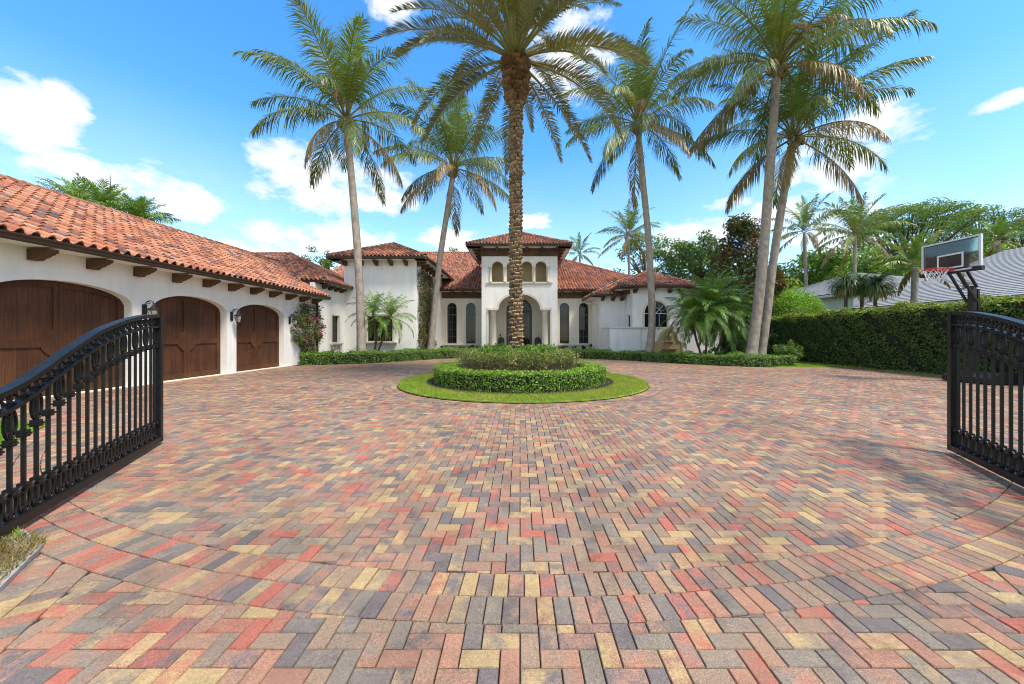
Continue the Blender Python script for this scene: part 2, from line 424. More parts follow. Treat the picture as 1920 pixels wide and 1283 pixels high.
# ------------------------------------------------------------------ ground and driveway
rng = np.random.default_rng(7)
def flat(name, poly, z, mat, kind='structure', parent=None):
    b = MB(); b.slab((0, 0, z), (1, 0, 0), (0, 0, 1), [tuple(p) for p in poly], (), .03, Zv=(0, 1, 0))
    o = b.build(name, mat, parent)
    if kind: o['kind'] = kind
    return o
g = MB(); g.add([(-900, -60, -.08), (900, -60, -.08), (900, 1500, -.08), (-900, 1500, -.08)], np.array([(0, 1, 2, 3)]))
ground = g.build('ground', MT['ground']); tag(ground, kind='structure')

IC = (0.1, 12.53)                      # centre of the round island and of the paved ring
RI, RB, RR0, RR1 = 4.22, 4.63, 10.16, 10.575
hedge_left = [(-12.2, 18.9), (-10.5, 19.5), (-9.1, 20.3), (-7.8, 22.0), (-6.4, 24.0), (-4.6, 25.1), (-3.4, 26.6)]
hedge_right = [(3.3, 26.4), (4.3, 25.0), (5.7, 24.0), (7.7, 22.4), (9.4, 20.3), (11.1, 18.6), (12.6, 17.9), (14.2, 18.3)]
def arc_pts(r, a0, a1, n):
    return [(IC[0] + r * math.cos(R(a0 + (a1 - a0) * i / n)), IC[1] + r * math.sin(R(a0 + (a1 - a0) * i / n))) for i in range(n + 1)]
left_border = [(-2.55, .5), (-2.95, 1.6), (-3.25, 2.2), (-3.6, 2.66), (-4.05, 2.87)]
right_border = [(2.6, .5), (3.2, 1.6), (3.55, 2.2), (4.15, 2.75), (4.75, 3.12)]
lawn_arc = arc_pts(RR1, 246, 216, 14)         # edge of the left lawn runs along the ring
outer = (left_border + lawn_arc[0:] + [(-12.2, 7.2), (-12.55, 8), (-12.55, 18.4), (-12.2, 18.9)] + hedge_left[1:] + hedge_right
         + [(13.2, 17.9), (16.8, 18.4), (16.9, 3.4)] + [(5.6, 3.4)] + right_border[::-1])
base = flat('driveway', outer, -.016, MT['joint'])

# colours of the concrete pavers
PAL = {'red': (.38, .09, .058), 'salmon': (.35, .165, .098), 'tan': (.40, .275, .12), 'char': (.098, .090, .094), 'grey': (.175, .150, .115), 'brown': (.25, .168, .108), 'rust': (.30, .14, .088)}
keys = list(PAL); wts = np.array([.11, .13, .15, .19, .18, .16, .08])
def paver_cols(n):
    a = rng.choice(len(keys), n, p=wts / wts.sum()); b = rng.choice(len(keys), n, p=wts / wts.sum())
    b = np.where(rng.random(n) < .2, a, b)
    P = np.array([PAL[k] for k in keys]); k = lambda: 1 + .2 * (rng.random((n, 1)) - .5)
    mean = np.array((.29, .195, .13)); soft = lambda x: x * .77 + mean * .23
    return soft(P[a]) * k() * 1.06, soft(P[b]) * k() * 1.06
def clip(poly, n, d):
    """keep the side n.p <= d"""
    out = []
    for i in range(len(poly)):
        p, q = poly[i], poly[(i + 1) % len(poly)]
        a, b = n[0] * p[0] + n[1] * p[1] - d, n[0] * q[0] + n[1] * q[1] - d
        if a <= 0: out.append(p)
        if (a < 0) != (b < 0) and abs(a - b) > 1e-12:
            t = a / (a - b); out.append((p[0] + t * (q[0] - p[0]), p[1] + t * (q[1] - p[1])))
    return out
def tidy(p, m=.02):
    out = []
    for v in p:
        if not out or math.hypot(v[0] - out[-1][0], v[1] - out[-1][1]) > m: out.append(v)
    while len(out) > 1 and math.hypot(out[0][0] - out[-1][0], out[0][1] - out[-1][1]) <= m: out.pop()
    return out
def area(p):
    return .5 * sum(p[i][0] * p[(i+1) % len(p)][1] - p[(i+1) % len(p)][0] * p[i][1] for i in range(len(p)))
def nearest_on(line, c):
    best = None
    for (a, b) in zip(line[:-1], line[1:]):
        a, b = np.array(a), np.array(b); t = np.clip(np.dot(c - a, b - a) / np.dot(b - a, b - a), 0, 1); p = a + t * (b - a)
        d = np.linalg.norm(c - p)
        if best is None or d < best[0]: best = (d, p, (b - a) / np.linalg.norm(b - a))
    return best

polys = []                               # every paver as a convex polygon
A = .1
xs, ys = np.meshgrid(np.arange(-126, 170), np.arange(6, 268)); xs, ys = xs.ravel(), ys.ravel()
m4 = (xs - ys) % 4
for sel, (w, h) in ((m4 == 0, (2, 1)), (m4 == 3, (1, 2))):
    X, Y = xs[sel] * A, ys[sel] * A
    C = np.stack([X + w * A / 2, Y + h * A / 2], 1); r = np.hypot(C[:, 0] - IC[0], C[:, 1] - IC[1])
    ok = (inside(C, outer) | ((C[:, 1] < 3.4) & (abs(C[:, 0]) < 5))) & (r > RB - .1)
    for i in np.nonzero(ok)[0]:
        x0, y0 = X[i], Y[i]; p = [(x0, y0), (x0 + w*A, y0), (x0 + w*A, y0 + h*A), (x0, y0 + h*A)]
        c = C[i]; rr = r[i]; n = ((c[0] - IC[0]) / rr, (c[1] - IC[1]) / rr); dn = n[0] * IC[0] + n[1] * IC[1]
        outs = []
        if abs(rr - RB) < .15: p = clip(p, (-n[0], -n[1]), -(dn + RB))
        if RR0 - .15 < rr < RR1 + .15:
            outs = [clip(p, n, dn + RR0), clip(p, (-n[0], -n[1]), -(dn + RR1))]
        else: outs = [p]
        for q in outs:
            if len(q) < 3: continue
            q = tidy(q)
            if c[1] < 3.6 and np.hypot(*(np.mean(q, 0) - IC)) > RR1 - .05:
                for line, sg in ((left_border + [(-5.0, 3.3)], 1), (right_border + [(5.8, 3.75)], -1)):
                    d, pt, t = nearest_on(line, c)
                    nn = (-t[1] * sg, t[0] * sg)          # towards the outside of the drive
                    q = clip(q, nn, nn[0] * pt[0] + nn[1] * pt[1] - .37) if len(q) > 2 and d < 1.2 else q
                cc = np.mean(q, 0) if len(q) > 2 else c
                if not (inside([cc], outer)[0] or np.hypot(cc[0] - IC[0], cc[1] - IC[1]) < RR1 + .1): continue
            q = tidy(q)
            if len(q) > 2 and area(q) > .0014: polys.append(q)
def ring(r0, r1, courses, step=.102):
    for k in range(courses):
        a, b = r0 + (r1 - r0) * k / courses, r0 + (r1 - r0) * (k + 1) / courses
        n = int(2 * math.pi * b / step); off = rng.random()
        for i in range(n):
            t0, t1 = 2 * math.pi * (i + off) / n, 2 * math.pi * (i + 1 + off) / n
            q = [(IC[0] + rad * math.cos(t), IC[1] + rad * math.sin(t)) for rad, t in ((a, t0), (b, t0), (b, t1), (a, t1))]
            c = np.mean(q, 0)
            if inside([c], outer)[0] or (c[1] < 4.6 and abs(c[0]) < 4.75): polys.append(q)
ring(RI + .01, RB - .003, 2); ring(RR0, RR1, 2)
for line, sg in ((left_border, 1), (right_border, -1)):         # double border course along the apron
    P = np.array(line + [(-5.0, 3.3) if sg > 0 else (5.8, 3.75)]); seg = np.linalg.norm(np.diff(P, axis=0), axis=1); cum = np.concatenate([[0], np.cumsum(seg)])
    f = lambda s: np.array([np.interp(s, cum, P[:, 0]), np.interp(s, cum, P[:, 1])])
    s = 0
    while s < cum[-1] - .1:
        for k in (0, 1):
            def off(u, d):
                t = f(min(u + .12, cum[-1])) - f(max(u - .12, 0)); t /= np.linalg.norm(t)
                return tuple(f(u) + np.array([t[1] * sg, -t[0] * sg]) * d)
            q = [off(s, .185 * k), off(s, .185 * (k + 1)), off(s + .101, .185 * (k + 1)), off(s + .101, .185 * k)]
            if area(q) < 0: q = q[::-1]
            c_ = np.mean(q, 0); rr = np.hypot(*(c_ - IC)); n = (c_ - IC) / rr
            q = clip(q, -n, -(n @ np.array(IC) + RR1)) if rr < RR1 + .3 else q
            q = tidy([tuple(p) for p in q])
            if len(q) > 2 and area(q) > .0014: polys.append(q)
        s += .101

def paver_geo(q, z, fine=True):
    c = np.mean(q, 0); q = np.array(q)
    def inset(d):
        e = []
        n = len(q)
        for i in range(n):
            p0, p1, p2 = q[i - 1], q[i], q[(i + 1) % n]
            t1 = (p1 - p0) / (np.linalg.norm(p1 - p0) + 1e-9); t2 = (p2 - p1) / (np.linalg.norm(p2 - p1) + 1e-9)
            n1, n2 = np.array([-t1[1], t1[0]]), np.array([-t2[1], t2[0]]); b = n1 + n2; L = b.dot(b)
            e.append(p1 + b * (2 * d / max(L, .6)) / 1.0 * (.5 if L < 1e-6 else 1) if L > .5 else p1 + n1 * d)
        return np.array(e)
    n = len(q); a, b = inset(.003), inset(.0066)
    V = np.vstack([np.c_[a, np.full(n, -.03)], np.c_[a, np.full(n, z - .006)], np.c_[b, np.full(n, z)]])
    qd = [(k*n+i, k*n+(i+1) % n, (k+1)*n+(i+1) % n, (k+1)*n+i) for k in (0, 1) for i in range(n)]
    return V, [np.array(qd), np.array([[2*n+i for i in range(n)]])]
polys = [q if area(q) > 0 else q[::-1] for q in polys]
cen = np.array([np.mean(q, 0) for q in polys]); ar = np.array([area(q) for q in polys])
sx, sy = CXP + cen[:, 0] * FX / cen[:, 1], CYP + EYE * FX / cen[:, 1]
px_area = np.where((sx > -5) & (sx < 1925) & (sy < 1290), ar * EYE * FX ** 2 / cen[:, 1] ** 3, 0)
order = np.argsort(-px_area); single = set(order[:295].tolist())
ca, cb = paver_cols(len(polys)); zj = rng.normal(0, .0016, len(polys))
rest = NB(); simple = []
for i, q in enumerate(polys):
    if i in single:
        b = NB(); V, F = paver_geo(q, zj[i]); b.add(V, F, 0, ca=ca[i], cb=cb[i]); b.build('paver', MT['paver'], base)
    elif cen[i, 1] < 8 or len(q) != 4:
        V, F = paver_geo(q, zj[i]); rest.add(V, F, 0, ca=ca[i], cb=cb[i])
    else: simple.append(i)
Q = np.array([polys[i] for i in simple]); n = len(Q)             # farther rows: plain blocks
c = Q.mean(1, keepdims=True); d = Q - c; L = np.linalg.norm(d, axis=2, keepdims=True); Qi = c + d * (1 - .006 / L)
V = np.zeros((n, 8, 3), np.float32); V[:, :4, :2] = Qi; V[:, 4:, :2] = Qi; V[:, :4, 2] = -.03; V[:, 4:, 2] = zj[simple][:, None]
fq = np.array([(4, 5, 6, 7), (0, 1, 5, 4), (1, 2, 6, 5), (2, 3, 7, 6), (3, 0, 4, 7)])
F = (np.arange(n)[:, None, None] * 8 + fq[None]).reshape(-1, 4)
rest.add(V.reshape(-1, 3), [F], 0, ca=np.repeat(ca[simple], 8, 0), cb=np.repeat(cb[simple], 8, 0))
tag(rest.build('pavers', MT['paver'], base), kind='stuff')

# lawns, beds, kerb
left_lawn = [(-2.56, .3), (-2.98, 1.6), (-3.28, 2.2), (-3.66, 2.72)] + lawn_arc + [(-12.2, 7.1), (-16, 7.1), (-16, .3)]
flat('lawn', left_lawn, .012, MT['turf'])
def arc_line(pts, w, z0, z1, mat, name, sgn):
    b = MB(); P = np.array(pts); T = np.gradient(P, axis=0); T /= np.linalg.norm(T, axis=1)[:, None]
    O = np.c_[-T[:, 1], T[:, 0]] * sgn; V = []
    for p, o in zip(P, O): V += [(*p, z0), (*p, z1), (*(p + o * w), z1), (*(p + o * w), z0)]
    n = len(P); F = [(4*i+k, 4*i+k+1, 4*i+k+5, 4*i+k+4) for i in range(n - 1) for k in (0, 1, 2)]
    b.add(V, np.array(F)); b.add([V[0], V[1], V[2], V[3]], np.array([(0, 1, 2, 3)]))
    return b.build(name, mat)
tag(arc_line(left_border, .12, -.05, .028, MT['concrete'], 'kerb', 1), kind='structure')
tag(arc_line(right_border, .12, -.05, .028, MT['concrete'], 'kerb', -1), kind='structure')
isl = arc_pts(RI, 0, 360, 96)[:-1]
flat('island_lawn', isl, .045, MT['turf'])
flat('island_bed', [(p[0] - .1, p[1]) for p in arc_pts(3.24, 0, 360, 64)[:-1]], .062, MT['mulch'])
flat('planting_bed', hedge_left + [(-3.4, 30.9), (-3.5, 32.9), (-7.3, 32.9), (-7.3, 25), (-12.3, 25), (-12.2, 20)], .01, MT['mulch'])
flat('planting_bed', hedge_right + [(17, 22.6), (17, 27), (6.8, 27), (6.8, 29.4), (6.5, 32.9), (3.4, 32.9)], .01, MT['mulch'])
flat('porch_path', [(-3.0, 24.2), (3.0, 24.2), (3.0, 31.0), (-3.0, 31.0)], .006, MT['cream'])
flat('lawn_strip', [(11.9, 18.7), (13.2, 17.95), (15, 18.0), (16.85, 18.35), (16.9, 6), (17.3, 6), (17.3, 22.6), (16.2, 22.5)], .014, MT['turf'])

def grass(name, poly_test, bounds, n, hgt, cols, z, seed):
    r = np.random.default_rng(seed); x0, x1, y0, y1 = bounds
    P = np.c_[r.uniform(x0, x1, n), r.uniform(y0, y1, n)]; P = P[poly_test(P)]; n = len(P)
    a = r.uniform(0, 2 * math.pi, n); h = hgt * (.5 + r.random(n)); lean = r.normal(0, .55, (n, 2)) * h[:, None]; w = .004 + .004 * r.random(n)
    B = np.c_[P, np.full(n, z)]; o = np.c_[np.cos(a) * w, np.sin(a) * w, np.zeros(n)]
    V = np.stack([B - o, B + o, B + np.c_[lean, h]], 1).reshape(-1, 3)
    patch = .5 + .5 * np.sin(P[:, 0] * 1.7 + 2 * np.sin(P[:, 1] * 1.1)) * np.cos(P[:, 1] * 1.9 + P[:, 0] * .4)
    k = np.clip(patch + r.normal(0, .3, n), 0, 1)[:, None]; cc = np.array(cols[0]) * (1 - k) + np.array(cols[1]) * k
    b = NB(); b.add(V, np.arange(n * 3).reshape(n, 3), 0, tint=tints(r, n, cc, .3, .1, 3))
    return tag(b.build(name, MT['leaf']), kind='stuff')
green = ((.18, .32, .025), (.30, .36, .04)); 
grass('grass', lambda P: (np.hypot(P[:, 0] - IC[0], P[:, 1] - IC[1]) < RI - .01) & (np.hypot(P[:, 0] - IC[0] + .1, P[:, 1] - IC[1]) > 3.22) & (P[:, 1] < 15), (-4.3, 4.5, 8.2, 15), 120000, .05, ((.20, .33, .025), (.34, .36, .05)), .045, 3)
def left_test(P): return inside(P, left_lawn)
grass('grass', lambda P: left_test(P) & (P[:, 1] > 2.75) & (P[:, 0] > -13), (-13, -3.5, 2.7, 7.1), 90000, .055, ((.15, .33, .02), (.25, .38, .03)), .012, 4)
grass('grass', lambda P: left_test(P) & (P[:, 1] <= 2.8), (-6, -2.5, 1.2, 2.85), 45000, .05, ((.30, .23, .10), (.20, .19, .05)), .012, 5)
strip = [(11.9, 18.7), (13.2, 17.95), (15, 18.0), (16.85, 18.35), (16.9, 6), (17.3, 6), (17.3, 22.6), (16.2, 22.5)]
grass('grass', lambda P: inside(P, strip), (11.8, 17.3, 6, 22.6), 90000, .06, green, .014, 6)
# ------------------------------------------------------------------ the villa
rng = np.random.default_rng(21)
XU, YU, ZU = Vector((1, 0, 0)), Vector((0, 1, 0)), Vector((0, 0, 1))
villa = thing('villa', 'white stucco villa with red clay tile roofs and three arched wooden garage doors', 'house', (0, 31, 0))
def part(b, name, mat, parent=None, smooth=False):
    return b.build(name, MT[mat] if isinstance(mat, str) else [MT[m] for m in mat], parent or villa, smooth)

# --- garage: front wall faces +X at X = -12.2; along the wall u runs with +Y
GX, G0, G1 = -12.2, 3.0, 21.3
doors = [(7.95, 11.07), (11.70, 14.64), (15.13, 18.20)]
b = MB()
b.slab((GX, 0, 0), YU, XU, [(G0, -.05), (G1, -.05), (G1, 3.85), (G0, 3.85)], [arch(a, c, -.04, 2.55, .52) for a, c in doors], .3)
part(b, 'garage_wall', 'stucco')
b = MB(); b.slab((-22, G1, 0), XU, YU, rect(0, 9.8, 0, 3.75), (), .25); b.slab((-22, 0, 0), YU, -XU, rect(G0, G1, 0, 3.75), (), .25)
b.slab((-22, G0, 0), XU, -YU, rect(0, 9.8, 0, 3.75), (), .25); part(b, 'garage_rear_wall', 'stucco')
for a, c in doors:
    b = MB(); o = .17
    b.band((GX, 0, 0), YU, XU, [(a + (p[0] - a) , p[1]) for p in arch_path(a, c, .0, 2.55, .52, 22)[0:]], arch_path(a - o, c + o, .0, 2.55, .52 + o, 22), .012)
    part(b, 'door_surround', 'stucco')
    cx, hw = (a + c) / 2, (c - a) / 2
    dx = GX - .3
    bd = MB(); bd.slab((dx - .03, 0, 0), YU, XU, arch(a - .05, c + .05, -.02, 2.58, .54), (), .05)
    door = part(bd, 'garage_door', 'wood')
    top_z = lambda u: 2.55 + .52 * math.sqrt(max(0, 1 - ((u - cx) / hw) ** 2))
    n = 16; w = (c - a) / n                                     # boards of the two leaves, above and below the lock rail
    for lo in (True, False):
        for i in range(n):
            u0, u1 = a + w * i + .002, a + w * (i + 1) - .002
            z0, z1 = (.03, 1.39) if lo else (1.41, None)
            pts = [(u0, z0), (u1, z0)] + ([(u1, z1), (u0, z1)] if lo else [(u1, top_z(u1) - .01), ((u0 + u1) / 2, top_z((u0 + u1) / 2) - .01), (u0, top_z(u0) - .01)])
            bb = MB(); bb.slab((dx + .004 + .003 * rng.random(), 0, 0), YU, XU, pts, (), .03); part(bb, 'plank', 'wood', door)
    for s in (-1, 1):                                            # each leaf: frame with a lock rail that swells into a half round at the meeting stile
        e = cx + s * hw; u_in, u_out = (cx + .008, e - .0) if s > 0 else (e + .0, cx - .008)
        st = .17
        m0 = cx + s * .006
        loop_out = []
        N = 14
        # outline from the meeting edge round the arch
        edge = [(cx + s * (hw - .0) * (i / N), 0) for i in range(N + 1)]
        topc = [(u, top_z(min(max(u, a), c)) - .004) for u, _ in edge]
        outer_l = [(m0, .02), (e, .02)] + topc[::-1]
        outer_l[-1] = (m0, topc[0][1])
        rb = .37; zc = 1.4; hr = .10
        ph = math.asin(hr / rb)
        cxx = cx + s * .02
        lower = [(cx + s * (hw - st), .24), (cx + s * .11, .24)]
        arcl = []
        for i in range(9):
            t = -math.pi / 2 + (math.pi / 2 - ph) * i / 8
            arcl.append((cx + s * max(rb * math.cos(t), .11), zc + rb * math.sin(t)))
        lower = [(cx + s * (hw - st), .24)] + [(cx + s * .11, .24)] + arcl + [(cx + s * (hw - st), zc - hr)]
        upper = [(cx + s * (hw - st), zc + hr)] + [(p[0], 2 * zc - p[1]) for p in arcl[::-1]]
        inn = []
        for i in range(N + 1):
            u = .11 + (hw - st - .11) * i / N; uu = cx + s * u
            inn.append((uu, 2.55 - .02 + (.52 - .16) * math.sqrt(max(0, 1 - (u / (hw - .03)) ** 2))))
        upper = upper + inn
        bb = MB(); bb.slab((dx + .042, 0, 0), YU, XU, outer_l, [lower, upper], .045); part(bb, 'leaf_frame', 'wood', door)
b = MB(); b.box(-12.65, 7.2, -.05, -12.14, 18.6, .022); part(b, 'door_threshold', 'cream')
# --- volume behind the garage, parallel to it
BX = -12.42
b = MB(); b.slab((BX, 0, 0), YU, XU, rect(21.31, 24.99, 0, 4.85), [rect(23.25, 24.15, 1.15, 2.95)], .3)
b.slab((-24, 22.0, 0), XU, -YU, rect(0, -BX + 0 and 24 + BX - .31, 3.2, 4.85), (), .25)
part(b, 'wall', 'stucco')
# --- left pavilion
b = MB(); b.slab((0, 25, 0), XU, -YU, rect(-12.5, -7.35, 0, 7.0), [rect(-10.85, -9.05, 1.2, 3.0)], .3); part(b, 'wall', 'stucco')
b = MB(); b.slab((-7.35, 0, 0), YU, XU, rect(25.301, 33.0, 0, 6.98), (), .299)
b.slab((-12.5, 0, 0), YU, -XU, rect(25.301, 36, 3.0, 6.98), (), .25); part(b, 'wall', 'stucco')
# --- main wings
wl = [(-6.82, -5.93), (-5.05, -4.16)]; wr = [(3.72, 4.62), (5.53, 6.43)]
b = MB(); b.slab((0, 33, 0), XU, -YU, rect(-7.349, -3.1, 0, 5.75), [arch(u0, u1, .88, 4.25, .45) for u0, u1 in wl], .3); part(b, 'wall', 'cream')
b = MB(); b.slab((0, 33, 0), XU, -YU, rect(3.1, 7.6, 0, 5.75), [arch(u0, u1, .88, 4.25, .45) for u0, u1 in wr], .3); part(b, 'wall', 'cream')
# --- entrance tower
TY = 31.0; tl, tr = -3.38, 3.3
tower_open = [(-2.78, 0.02), (2.66, 0.02), (2.66, 4.0), (1.76, 4.0)] + [(-.06 + 1.82 * math.cos(math.pi * i / 22), 4.0 + 1.28 * math.sin(math.pi * i / 22)) for i in range(1, 22)] + [(-1.88, 4.0), (-2.78, 4.0)]
log = [(gx(922, TY), gx(943, TY)), (gx(950, TY), gx(971, TY)), (gx(977, TY), gx(998, TY)), (gx(1004, TY), gx(1025, TY))]
lz = 6.36
b = MB(); b.slab((0, TY, 0), XU, -YU, rect(tl, tr, 0, 9.2), [tower_open] + [arch(u0, u1, lz, 7.72, .46, 12) for u0, u1 in log], .45); part(b, 'tower_wall', 'stucco')
b = MB()
b.slab((tl, 0, 0), YU, -XU, rect(TY + .451, 36, 0, 9.18), (), .3); b.slab((tr, 0, 0), YU, XU, rect(TY + .451, 36, 0, 9.18), (), .3); part(b, 'tower_side_wall', 'stucco')
# porch interior
b = MB(); b.slab((0, 34, 0), XU, -YU, rect(tl + .3, tr - .3, 0, 5.7), [arch(-1.3, 1.14, .03, 4.0, 1.2)], .2); part(b, 'porch_wall', 'cream')
bl = part((lambda q: (q.box(tl + .3, 31.46, 5.6, tr - .3, 34, 5.75), q)[1])(MB()), 'porch_ceiling', 'cream')
b = MB()
blocks = MB(); nb = 0
for zi in range(11):                                              # cut stone blocks either side of the front door
    z0 = .05 + zi * .42
    for u0, u1 in ((tl + .31, -1.48), (1.32, tr - .31)):
        w = (u1 - u0) / 2; sh = w * .5 * (zi % 2)
        cuts = [u0] + [u for u in (u0 + sh, u0 + w + sh) if u0 + .1 < u < u1 - .1] + [u1]
        for p, q in zip(cuts[:-1], cuts[1:]):
            m = MB(); m.box(p + .006, 33.965, z0 + .006, q - .006, 34.01, z0 + .414); part(m, 'stone_block', 'block')
b = MB(); b.box(tl + .3, 31, -.02, tr - .3, 34, .015); part(b, 'porch_floor', 'cream')
b = MB(); b.slab((0, 32.2, 0), XU, -YU, rect(tl + .3, tr - .3, 6.0, 9.0), (), .15); b.box(tl + .3, 31.46, 6.0, tr - .3, 32.2, 6.2); part(b, 'loggia_wall', 'ochre')
# loggia sill and small columns
b = MB(); b.box(-2.95, TY - .12, lz - .16, 2.85, TY + .1, lz - .03); b.box(-2.85, TY - .07, lz - .26, 2.75, TY + .05, lz - .161); part(b, 'loggia_sill', 'cream')
def column(x, y, z0, z1, r, cap=True):
    h = z1 - z0; m = MB()
    m.lathe([(r*1.35, 0), (r*1.35, .05*h*.5), (r*1.2, .03*h), (r*1.25, .045*h), (r*1.02, .06*h), (r*1.04, .3*h), (r*.86, .86*h), (r*1.0, .865*h), (r*1.0, .875*h)], (x, y, z0), 18)
    c = part(m, 'column', 'cream', None, True)
    k = MB(); k.lathe([(r*.88, .875*h), (r*1.0, .9*h), (r*1.12, .935*h), (r*1.5, .965*h)], (x, y, z0), 14)
    for lev, (zz, rad) in enumerate(((.89, 1.02), (.925, 1.15))):                   # acanthus leaves
        for i in range(8):
            a = 2 * math.pi * (i + .5 * lev) / 8; ca_, sa_ = math.cos(a), math.sin(a); ww = r * .34
            p = lambda rr, z, t: (x + rr * r * ca_ - t * sa_, y + rr * r * sa_ + t * ca_, z0 + z * h)
            k.add([p(rad - .12, zz - .015, -ww), p(rad - .12, zz - .015, ww), p(rad + .12, zz + .03, ww * .8), p(rad + .12, zz + .03, -ww * .8), p(rad + .36, zz + .036, 0)], [np.array([(0, 1, 2, 3)]), np.array([(3, 2, 4)])])
    k.box(x - r*1.55, y - r*1.55, z0 + .965*h, x + r*1.55, y + r*1.55, z1)
    part(k, 'capital', 'cream', c)
for x in (-2.36, 2.22): column(x, TY + .24, .02, 4.0, .27)
for i in range(5):
    x = [log[0][0] - .12, (log[0][1] + log[1][0]) / 2, (log[1][1] + log[2][0]) / 2, (log[2][1] + log[3][0]) / 2, log[3][1] + .12][i]
    m = MB(); r = .1; m.lathe([(.15, 0), (.15, .06), (.1, .12), (.105, .6), (.085, 1.12), (.1, 1.15)], (x, TY - .035, lz - .03), 12)
    c = part(m, 'loggia_column', 'cream', None, True)
    k = MB(); k.lathe([(.09, 1.15), (.11, 1.2), (.17, 1.3)], (x, TY - .035, lz - .03), 10); k.box(x - .17, TY - .2, lz + 1.27, x + .17, TY + .02, lz + 1.36); part(k, 'capital', 'cream', c)
# arch and opening mouldings on the tower
b = MB(); ap = [(-.06 + 1.82 * math.cos(math.pi * i / 22), 4.0 + 1.28 * math.sin(math.pi * i / 22)) for i in range(23)]
ao = [(-.06 + 2.0 * math.cos(math.pi * i / 22), 4.0 + 1.46 * math.sin(math.pi * i / 22)) for i in range(23)]
b.band((0, TY, 0), XU, -YU, ap, ao, .04); part(b, 'arch_moulding', 'cream')
for s in (-1, 1):
    x0, x1 = (-2.95, -1.9) if s < 0 else (1.78, 2.83)
    b = MB(); b.box(x0, TY - .05, 3.98, x1, TY + .1, 4.1); part(b, 'impost_moulding', 'cream')
    xa, xb = (-2.95, -2.78) if s < 0 else (2.66, 2.83)
    b = MB(); b.box(xa, TY - .04, 0, xb, TY + .02, 3.98); part(b, 'jamb_moulding', 'cream')

# --- windows
def window(o, U, Nn, u0, u1, z0, zs, rise, nc, nr, recess=.14, frame='frame', trim=.12, sill=True, glass='glass', mun='frame', sun_burst=False):
    ob, Uv, Nv = Vector(o), Vector(U), Vector(Nn); oo = ob - Nv * recess
    path = (lambda d: arch(u0 + d, u1 - d, z0 + d, zs, rise - d)) if rise else (lambda d: rect(u0 + d, u1 - d, z0 + d, zs - d))
    m = MB(); m.slab(oo + Nv * .03, U, Nn, path(-.02), [path(.06)], .07); w = part(m, 'window', frame)
    m = MB(); m.slab(oo - Nv * .0, U, Nn, path(.05), (), .012); part(m, 'pane', glass, w)
    zt = zs + rise; mu = MB()
    def hgt(u): return zs + (rise - .05) * math.sqrt(max(0, 1 - ((u - (u0 + u1) / 2) / ((u1 - u0) / 2)) ** 2)) if rise else zs - .05
    for i in range(1, nc):
        u = u0 + (u1 - u0) * i / nc
        mu.slab(oo + Nv * .018, U, Nn, rect(u - .014, u + .014, z0 + .055, zs if sun_burst else hgt(u)), (), .017)
    for j in range(1, nr):
        z = z0 + (zs - z0) * j / (nr - (0 if not rise else 0)); d = .045 if j == nr - 1 and rise else .014
        mu.slab(oo + Nv * .021, U, Nn, rect(u0 + .05, u1 - .05, z - d, z + d), (), .02)
    if rise:
        mu.slab(oo + Nv * .023, U, Nn, rect(u0 + .05, u1 - .05, zs - .02, zs + .02), (), .02)
    if sun_burst:
        c = (u0 + u1) / 2
        for a in (45, 90, 135):
            p = oo + Nv * .01 + Uv * c + ZU * zs; q = p + (Uv * math.cos(R(a)) * (u1 - u0) / 2 + ZU * math.sin(R(a)) * rise) * .95
            mu.bar(p, q, .03, .03, Nv)
        pts = [oo + Nv * .012 + Uv * (c + .5 * (u1 - u0) / 2 * math.cos(R(t))) + ZU * (zs + .5 * rise * math.sin(R(t))) for t in range(0, 181, 15)]
        mu.tube(pts, .018, 4)
    part(mu, 'muntin_grid', mun, w)
    if trim:
        m = MB()
        ip = arch_path(u0, u1, z0, zs, rise) if rise else [(u1, z0), (u1, zs), (u0, zs), (u0, z0)]
        op = arch_path(u0 - trim, u1 + trim, z0, zs, rise + trim) if rise else [(u1 + trim, z0), (u1 + trim, zs + trim), (u0 - trim, zs + trim), (u0 - trim, z0)]
        m.band(o, U, Nn, ip, op, .03); part(m, 'window_surround', 'cream', w)
    return w
def sill(o, U, Nn, u0, u1, z, brackets=True, d=.2):
    m = MB(); o, U, Nn = Vector(o), Vector(U), Vector(Nn)
    m.slab(o + Nn * d, U, Nn, rect(u0, u1, z - .1, z), (), d); m.slab(o + Nn * d * .7, U, Nn, rect(u0 + .06, u1 - .06, z - .2, z - .101), (), d * .7)
    s = part(m, 'window_sill', 'cream')
    if brackets:
        for u in (u0 + .16, u1 - .3):
            k = MB(); k.slab(o + Nn * d * .6, U, Nn, [(u, z - .201), (u, z - .34), (u + .04, z - .4), (u + .1, z - .4), (u + .14, z - .34), (u + .14, z - .201)], (), d * .6); part(k, 'sill_bracket', 'cream', s)
window((BX, 0, 0), YU, XU, 23.25, 24.15, 1.15, 2.95, 0, 2, 3, trim=.1); sill((BX, 0, 0), YU, XU, 23.0, 24.4, 1.13)
window((0, 25, 0), XU, -YU, -10.85, -9.05, 1.2, 3.0, 0, 4, 3, trim=.16); sill((0, 25, 0), XU, -YU, -11.2, -8.7, 1.18)
for u0, u1 in wl + wr: window((0, 33, 0), XU, -YU, u0, u1, .88, 4.25, .45, 2, 5, trim=.14)
sill((0, 33, 0), XU, -YU, -7.2, -3.75, .84, False); sill((0, 33, 0), XU, -YU, 3.5, 6.75, .84, False)
